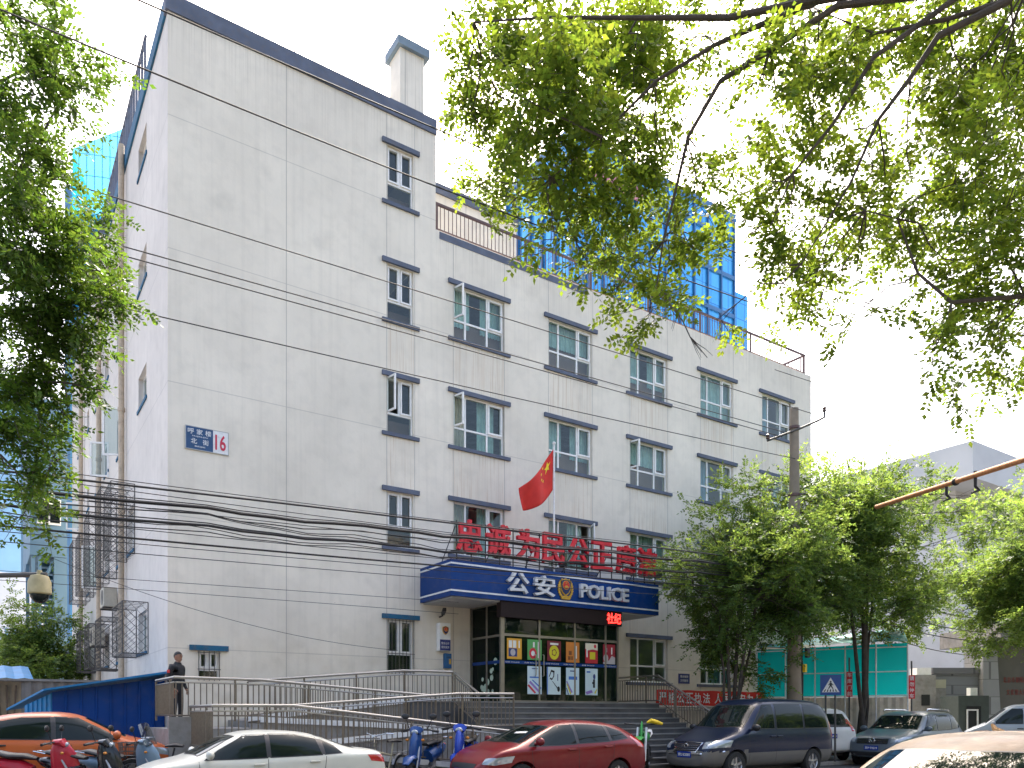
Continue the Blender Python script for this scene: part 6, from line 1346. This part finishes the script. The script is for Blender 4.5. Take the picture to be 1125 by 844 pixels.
# low wall, tiled hut and bush left
t = thing('board_fence', 'grey corrugated board fence behind the tin lean-to', 'fence', (1.8, 31, .12)); b = MB(); prev = None
for i in range(60):
    x = -1.2+i*.082; y = 31.0+(.05 if i % 4 < 2 else 0); cur = ((x, y, .12), (x, y, 2.72))
    if prev: b.quad(prev[0], cur[0], cur[1], prev[1])
    prev = cur
b.build('boards', pm('grey_brown_board', (.24, .22, .20), .85, .2, 2, dirt=.3), t, fixn=False); b = MB(); b.box(-1.2, 3.6, 30.93, 31.1, 2.722, 2.80); b.box(-.12, .02, 30.6, 30.75, .12, 2.7); b.build('capping', m_conc, t)
t = thing('lane_hut', 'small ochre hut with light blue tin roof at the left edge', 'hut', (0, 26, .12)); b = MB(); b.box(-2.5, .88, 25.6, 28, .12, 2.5); b.build('wall', pm('ochre_wall', (.34, .26, .17), .9, .25, 2, dirt=.4), t)
b = MB(); n = 18
for i in range(n+1):
    x = -2.6+3.75*i/n; z = .03 if i % 2 else 0; b.v += [(x, 25.1, 2.56+z), (x, 28.2, 3.05+z)]
    if i: a = 2*(i-1); b.f.append((a, a+2, a+3, a+1)); b.m.append(0)
b.build('tin_roof', m_tin2, t, fixn=False); b = MB()
for i in range(4): b.tube([(.5+i*.05, 25.5, .12), (.1+i*.22, 25.55, 2.4)], .025, 5)
b.build('leaning_stakes', pm('old_wood', (.14, .10, .07), .9), t)
# air conditioner on the side wall
for lab, y, z in (('beige air conditioner unit on the side wall above the window cages', 28.0, 5.0), ('second air conditioner unit inside the lower cage of the side wall', 31.0, 4.0)):
    t = thing('air_conditioner', lab, 'air conditioner', (XL-.4, y, z)); b = MB(); b.box(XL-.48, XL-.10, y-.42, y+.42, z, z+.62); b.build('casing', pm('beige_metal', (.45, .41, .33), .5, .1, 4, dirt=.2), t, bevel=.02)
    b = MB(); b.lathe([(.24, 0), (.24, -.012), (.20, -.014), (.18, -.004), (.05, -.006), (.05, -.012), (.001, -.012)], (XL-.481, y-.08, z+.31), 'x', 24); b.build('fan_grille', m_grille, t, smooth=True); 
    for q in (-.3, .3): MB().box(XL-.5, XL-.002, y+q-.02, y+q+.02, z-.05, z-.003).build('bracket', m_grille, t)
# apartment row across the street, behind the viewer (mirrored in the panes)
t0 = bg_building('apartment_block', 'long brown brick apartment block across the street', (48, -16, 0), R(180), 70, 12, 15.5, [pm('brown_brick_wall', (.30, .275, .24), .85, .15, 2), m_conc, m_white], 4, 14)

# ================================================================== trees
def foliage(clusters, ntw, lsize, mat, parent, down=.35, tlen=.55, bark=None, nleaf=7, asp=.46, spread=1.0):
    """leafy twigs: each twig carries alternate compound leaves, each leaf paired leaflets"""
    P = np.array(clusters); wts = P[:, 3]**2; wts = wts/wts.sum(); nt = ntw
    k = rng.choice(len(P), nt, p=wts); d0 = rng.normal(size=(nt, 3)); d0 /= np.linalg.norm(d0, axis=1)[:, None]
    st = P[k, :3]+d0*((rng.random(nt)**.5)*P[k, 3]*.85*spread)[:, None]
    td = d0*.75+rng.normal(size=(nt, 3))*.55; td[:, 2] -= down*.6; td /= np.linalg.norm(td, axis=1)[:, None]
    tl_ = tlen*(.6+.8*rng.random(nt)); bend = rng.normal(size=(nt, 3))*.12; bend[:, 2] -= down*.25
    at = lambda t: st+td*(tl_*t)[:, None]+bend*(tl_*t*t)[:, None]
    if bark is not None:
        p0, p1, p2 = at(0.), at(.5), at(1.); tw = MB()
        for i in range(nt): tw.tube([p0[i], p1[i], p2[i]], [lsize*.075, lsize*.055, lsize*.03], 3, cap=False)
        tw.build('twigs', bark, parent, fixn=False)
    V = []
    for j in range(nleaf):
        c = at(.12+.88*j/(nleaf-1)); s0 = 1 if j % 2 else -1
        side = np.cross(td, rng.normal(size=(nt, 3))*.35+np.array([0, 0, 1.])); side /= (np.linalg.norm(side, axis=1)[:, None]+1e-9)
        ax = td*(.55 if j < nleaf-1 else 1.)+side*(s0*(.9 if j < nleaf-1 else .1))+rng.normal(size=(nt, 3))*.25; ax[:, 2] -= down*.5; ax /= np.linalg.norm(ax, axis=1)[:, None]
        L = lsize*3.1*(.75+.5*rng.random(nt)); upv = rng.normal(size=(nt, 3))*.45+np.array([0, 0, 1.]); sd = np.cross(ax, upv); sd /= (np.linalg.norm(sd, axis=1)[:, None]+1e-9); nr = np.cross(sd, ax)
        nl = 9
        for i in range(nl):
            if i == nl-1: s_ = 0; t_ = 1.0
            else: s_ = 1 if i % 2 else -1; t_ = .2+.76*(i//2)/((nl-1)/2)
            base = c+ax*(L*t_)[:, None]; d = ax*(.5 if s_ else 1)+sd*(s_*.85)+nr*rng.normal(size=(nt, 1))*.2; d /= np.linalg.norm(d, axis=1)[:, None]
            ll = (lsize*(.75+.5*rng.random(nt)))[:, None]; pw = np.cross(d, nr+rng.normal(size=(nt, 3))*.3); pw /= (np.linalg.norm(pw, axis=1)[:, None]+1e-9)
            V.append(np.stack([base, base+d*ll*.42+pw*ll*asp*.5-nr*ll*.06, base+d*ll, base+d*ll*.42-pw*ll*asp*.5-nr*ll*.06], 1))
    V = np.concatenate(V, 0).reshape(-1, 3); nq = len(V)//4
    me = bpy.data.meshes.new('crown'); me.vertices.add(len(V)); me.vertices.foreach_set('co', V.ravel().astype(np.float32)); me.loops.add(nq*4); me.loops.foreach_set('vertex_index', np.arange(nq*4, dtype=np.int32))
    me.polygons.add(nq); me.polygons.foreach_set('loop_start', np.arange(0, nq*4, 4, dtype=np.int32)); me.update(calc_edges=True); me.materials.append(mat); return link('crown', me, parent)
def wob(a, b_, n, amp):
    a, b_ = Vector(a), Vector(b_); out = []
    for i in range(n+1):
        q = a.lerp(b_, i/n)
        if 0 < i < n: q += Vector(rng.normal(size=3))*amp
        out.append(q)
    return out
def twigs(mb, limbs, clusters, r0=.012, per=3):
    L = [Vector(p) for l in limbs for p in l]
    for (x, y, z, r_) in clusters:
        c = Vector((x, y, z)); q = min(L, key=lambda p: (p-c).length)
        if (q-c).length > 4.5: continue
        pts = wob(q, c, 4, .05*(q-c).length*.5+.01); mb.tube(pts, [r0*1.5, r0*1.2, r0, r0*.8, r0*.5], 5)
        for k in range(per):
            e = c+Vector(rng.normal(size=3)).normalized()*r_*rng.uniform(.6, 1.05); mb.tube(wob(pts[3], e, 3, .04*r_), [r0*.7, r0*.55, r0*.4, r0*.25], 4)
m_bark = pm('dark_bark', (.055, .045, .036), .9, .3, 6, bump=.6)
m_leafA = M_leaf('sunlit_leaf', (.05, .098, .014), (.22, .30, .025), .45, .48)
m_leafC = M_leaf('left_tree_leaf', (.038, .080, .016), (.12, .20, .02), .45, .5)
m_leafB = M_leaf('street_leaf', (.06, .11, .035), (.235, .335, .055), .45, .5)
def parse(s): return [tuple(float(k) for k in q.split()) for q in s.split(';')]
RF="""4.62 7.15 8.95 0.30;4.82 6.51 8.68 0.36;5.65 6.62 9.08 0.35;4.60 7.39 8.57 0.24;4.28 5.99 7.49 0.29;4.59 5.63 7.39 0.29;4.67 7.96 8.38 0.13;4.43 6.44 7.45 0.28;4.77 6.14 7.32 0.30;5.16 8.09 8.16 0.18;4.30 7.14 7.14 0.09;5.26 7.56 7.96 0.27;5.21 6.55 7.26 0.31;5.20 7.03 7.17 0.24;4.21 6.28 6.51 0.13;5.66 6.71 7.01 0.24;6.33 6.93 7.58 0.30;5.40 6.55 6.46 0.15;6.08 6.73 6.76 0.28;6.22 6.43 6.15 0.21;5.41 5.22 5.29 0.11;6.67 6.38 6.67 0.16;6.54 5.98 7.15 0.22;5.75 5.68 6.47 0.20;5.57 5.02 4.91 0.08;7.19 6.34 6.26 0.08;5.77 6.16 8.61 0.34;6.52 6.37 9.42 0.33;6.44 6.88 8.89 0.33;6.08 6.65 8.01 0.29;6.74 6.81 7.99 0.24;6.34 5.55 8.45 0.16;6.93 6.33 8.64 0.13;6.29 5.73 7.35 0.16;7.72 6.19 9.98 0.28;8.05 5.80 9.86 0.34;6.14 4.82 7.59 0.18;6.51 4.69 7.84 0.28;7.01 4.58 8.14 0.29;8.42 5.80 8.94 0.37;6.98 5.24 7.68 0.28;7.03 5.76 7.81 0.17;6.59 5.11 6.98 0.24;7.44 5.13 7.51 0.31;7.42 4.80 6.93 0.30;6.88 5.06 6.68 0.29;6.99 5.67 6.86 0.17;7.19 5.52 6.54 0.22;8.24 5.74 6.98 0.24;8.28 5.07 7.65 0.26;8.97 5.32 7.56 0.28;7.85 5.87 6.51 0.15;8.42 5.87 6.48 0.09;8.11 5.16 6.48 0.15;7.04 4.41 5.56 0.10;8.01 5.77 6.68 0.18;8.96 5.43 10.07 0.34;9.28 5.05 9.92 0.34;8.89 4.33 9.20 0.34;9.68 4.22 9.51 0.36;7.96 3.92 7.95 0.29;9.90 4.41 9.23 0.40;8.86 4.37 8.17 0.28;8.49 3.78 7.59 0.34;7.67 3.70 6.76 0.29;10.05 4.38 7.98 0.40;9.85 4.91 7.71 0.37;7.98 3.56 6.20 0.30;9.03 4.91 7.37 0.27;8.50 4.14 6.30 0.25;8.21 3.58 5.85 0.26;8.47 3.82 5.64 0.22;9.84 4.27 5.85 0.22;9.67 4.69 6.16 0.20;7.34 3.86 4.99 0.13;8.84 4.50 5.45 0.09;7.24 3.93 5.07 0.07;9.48 4.37 5.71 0.16;4.80 6.40 6.42 0.13;6.13 7.10 6.68 0.11;5.97 7.50 9.64 0.37;4.69 6.99 8.63 0.29;9.41 5.23 8.34 0.13"""
LF="""0.39 12.13 10.60 0.43;0.74 11.19 9.81 0.31;1.21 12.45 10.57 0.17;0.41 11.28 9.32 0.40;0.88 11.46 9.54 0.21;0.40 12.42 9.35 0.46;0.57 11.55 8.20 0.40;0.36 11.34 7.45 0.42;0.79 11.88 7.72 0.43;1.37 13.43 8.96 0.30;1.48 13.16 8.21 0.32;0.50 12.26 7.23 0.50;1.02 12.16 7.10 0.44;1.47 12.04 7.40 0.18;1.60 12.32 7.95 0.09;0.47 12.94 6.64 0.49;0.94 12.51 6.47 0.35;0.51 12.64 5.78 0.45;0.96 12.11 5.71 0.22;0.38 11.92 4.94 0.32;0.78 11.84 4.99 0.23;0.57 14.02 4.93 0.25;0.74 12.53 4.42 0.14;0.36 12.87 4.29 0.16;0.30 12.51 8.63 0.44"""
t = thing('overhanging_tree', 'overhanging tree with yellow green leaves and dark limbs filling the upper right', 'tree', (11.6, 1.0, .12))
limbs = [[(7.82, 3.41, 8.16), (7.44, 3.79, 8.07), (6.98, 4.23, 8.03), (6.65, 4.59, 8.35)], [(7.96, 3.31, 8.49), (6.46, 4.46, 8.25), (6.06, 4.86, 8.1), (5.82, 5.15, 8.02), (5.43, 5.54, 7.76), (5.06, 5.92, 7.31), (4.72, 6.29, 6.97)], [(7.96, 3.31, 8.32), (6.61, 4.37, 8.21), (6.17, 4.79, 7.88), (5.86, 5.12, 7.67), (5.69, 5.37, 7.22), (5.67, 5.52, 6.77), (5.64, 5.66, 6.33), (5.66, 5.78, 5.89)], [(7.82, 3.41, 8.16), (7.38, 3.84, 7.92), (7.27, 4.04, 7.62), (7.13, 4.28, 7.31), (7.0, 4.48, 6.78), (6.7, 4.82, 6.05)], [(7.48, 3.65, 8.24), (6.89, 4.18, 7.73), (6.67, 4.45, 7.19), (6.44, 4.73, 6.79), (6.34, 4.92, 6.33)], [(8.31, 3.09, 5.52), (8.05, 3.39, 5.5), (7.6, 3.83, 5.5), (7.43, 4.06, 5.83), (7.37, 4.23, 6.42), (7.22, 4.47, 6.57)], [(6.36, 4.39, 8.16), (5.76, 4.93, 8.09), (5.13, 5.48, 8.18), (4.48, 6.05, 8.28), (3.96, 6.53, 8.33)], [(4.71, 5.51, 6.9), (4.36, 5.88, 7.23), (3.99, 6.25, 7.58)]]
tr = MB(); tr.tube([(11.6, 1.0, .1), (11.5, 1.1, 1.2), (11.1, 1.5, 3.4), (10.5, 2.1, 5.4), (9.6, 2.6, 7.2), (7.96, 3.31, 8.42)], [.34, .24, .20, .16, .11, .07], 14); tr.tube([(10.8, 1.8, 4.6), (9.4, 2.5, 5.3), (8.31, 3.09, 5.52)], [.11, .07, .05], 8); tr.build('trunk', m_bark, t, smooth=True)
for i, l in enumerate(limbs):
    k = len(l); MB().tube(l, [(.036 if i in (1, 2, 3, 6) else (.012 if i == 7 else .028))*(1-.84*j/(k-1)) for j in range(k)], 8).build('limb', m_bark, t, smooth=True)
RC = parse(RF); tw = MB(); twigs(tw, limbs, RC, .007, 4); tw.build('branchlets', m_bark, t, smooth=True)
foliage(RC, 840, .070, m_leafA, t, .28, .36, m_bark, 7, .60, .92)
foliage([(10.2, 2.2, 9.2, .9), (11.4, .6, 9.6, 1.1), (12.6, 1.6, 9.0, 1.0), (12.0, -.6, 8.6, 1.0), (10.6, .2, 8.4, .9), (13.0, .2, 8.0, .9), (11.0, 1.6, 10.6, .9)], 420, .078, m_leafA, t, .28, .45, m_bark, 7, .60, 1.1)
t = thing('kerbside_tree', 'leafy tree at the left edge hanging over the side wall', 'tree', (-1.4, 15.3, .12))
limbs = [[(-.41, 13.06, 8.18), (.4, 12.57, 8.83), (.82, 12.36, 9.85), (1.18, 12.17, 10.33)], [(-.62, 13.2, 6.95), (.2, 12.71, 7.35), (.82, 12.36, 7.74), (1.44, 11.99, 7.65)], [(-.62, 13.2, 6.09), (.3, 12.64, 6.11), (.92, 12.29, 6.13), (1.39, 12.03, 6.03)], [(-.62, 13.2, 5.35), (.2, 12.71, 5.12), (.61, 12.49, 4.64)], [(-.41, 13.06, 9.78), (.4, 12.57, 10.31), (.82, 12.36, 10.72)]]
tr = MB(); tr.tube([(-1.4, 15.3, .1), (-1.38, 15.2, 1.3), (-1.2, 14.8, 4.5), (-.8, 14.0, 7.0), (-.41, 13.06, 9.78)], [.3, .22, .17, .12, .05], 12)
for l in limbs: tr.tube([(-1.1, 14.5, l[0][2]-1.2), l[0]], [.06, .04], 8)
tr.build('trunk', m_bark, t, smooth=True)
for l in limbs: MB().tube(l, [.03*(1-.82*j/(len(l)-1)) for j in range(len(l))], 8).build('limb', m_bark, t, smooth=True)
LC = parse(LF); tw = MB(); twigs(tw, limbs, LC, .008, 4); tw.build('branchlets', m_bark, t, smooth=True)
foliage(LC, 470, .078, m_leafC, t, .35, .40, m_bark, 7, .56, .95)
def street_tree(name, label, base, stems, crown, nleaf, lsize, mat, ncl=70, group=None, squash=1.0):
    t = thing(name, label, 'tree', base, group); B = Vector(base); cx, cy, cz, rx_, ry_, rz_ = crown; C_ = Vector((cx, cy, cz)); limbs = []; tr = MB()
    for (off, fork, tip, r_) in stems:
        pts = [B+Vector((off[0]*.3, off[1]*.3, 0)), B+Vector((*off, fork)), C_+Vector((tip[0]*.5, tip[1]*.5, tip[2]-rz_*.3)), C_+Vector(tip)]
        fine = []
        for a, c in zip(pts, pts[1:]): fine += wob(a, c, 3, .05)[:-1]
        fine.append(pts[-1]); tr.tube(fine, [r_*(1-.85*i/(len(fine)-1)) for i in range(len(fine))], 9); limbs.append([tuple(p) for p in fine[3:]])
    tr.build('trunk', m_bark, t, smooth=True); cl = []
    while len(cl) < ncl:
        d = rng.normal(size=3); d /= np.linalg.norm(d); q = rng.uniform(.45, 1.0); lump = 1+.18*math.sin(d[0]*4+cx)+.15*math.sin(d[2]*5+cy*2)
        p = (cx+d[0]*rx_*q*lump, cy+d[1]*ry_*q*lump, cz+d[2]*rz_*q*lump*squash); cl.append((*p, rng.uniform(.45, .85)*min(rx_, rz_)*.30))
    tw = MB(); twigs(tw, limbs, cl, .012, 3); tw.build('branchlets', m_bark, t, smooth=True)
    foliage(cl, nleaf//7, lsize, mat, t, .25, .6, None, 7, .55, 1.0); return t
street_tree('street_tree', 'multi stemmed street tree in front of the windows right of the entrance', (18.5, 15.7, .12), [((-.1, 0), 1.6, (-2.0, -.3, 1.4), .075), ((.05, 0), 1.5, (.2, .3, 2.1), .085), ((.2, .1), 1.4, (2.2, 0, 1.2), .065), ((-.25, .1), 1.9, (-2.0, .3, -.2), .06), ((.1, -.1), 1.8, (.9, -.8, 1.9), .07)], (19.25, 15.8, 5.5, 2.9, 2.2, 2.3), 5600, .105, m_leafB, 95)
street_tree('street_tree', 'taller street tree with forked trunk before the teal shed', (25.35, 15.75, .12), [((-.25, 0), 2.2, (-2.2, -.2, 1.0), .10), ((.05, 0), 2.0, (-.2, .2, 3.0), .13), ((.2, .1), 2.2, (1.8, 0, 2.0), .11), ((.35, .1), 2.6, (2.6, .3, .0), .07)], (24.8, 15.7, 7.35, 4.9, 3.2, 3.1), 9500, .115, m_leafB, 120)
street_tree('street_tree', 'yellow green tree at the right edge hanging over the gate', (34.0, 13.2, .12), [((0, 0), 2.8, (.3, 0, 2), .16), ((.1, .1), 2.6, (-1.6, .4, .6), .10), ((-.1, .1), 3.0, (1.6, .4, 1.0), .10)], (34.2, 14.0, 6.7, 3.2, 2.8, 3.2), 7000, .12, m_leafB, 80)
street_tree('garden_bush', 'dark green bushy tree behind the tin lean-to', (2.0, 36, .12), [((0, 0), 1.0, (0, 0, 1), .08), ((.1, .1), 1.2, (.9, .3, .2), .05), ((-.1, .1), 1.2, (-.9, .3, .2), .05)], (2.0, 36, 4.1, 1.9, 1.6, 1.6), 2600, .12, m_leafB, 40)

# trees along the near pavement, behind and beside the viewer
nt_ = street_tree('pavement_tree', 'broad street tree on the near pavement', (0, 0, 0), [((0, 0), 2.4, (0, 0, 1.5), .14), ((.1, .1), 2.5, (1.5, .4, .6), .09), ((-.1, .1), 2.6, (-1.5, -.4, .8), .09)], (0, 0, 5.2, 3.2, 2.6, 2.6), 2200, .16, m_leafB, 50, 'trees on the near pavement')
nt_.location = (19, -2.5, .12)
for i, q in enumerate([(24.5+5.5*k, -2.2-.5*(k % 2)) for k in range(7)]+[(-12+6.5*k, -7.5-.8*(k % 3)) for k in range(11)]+[(-8, -3)]): c = copy_tree(nt_); c.location = (*q, .12); c.rotation_euler = (0, 0, i*1.3)
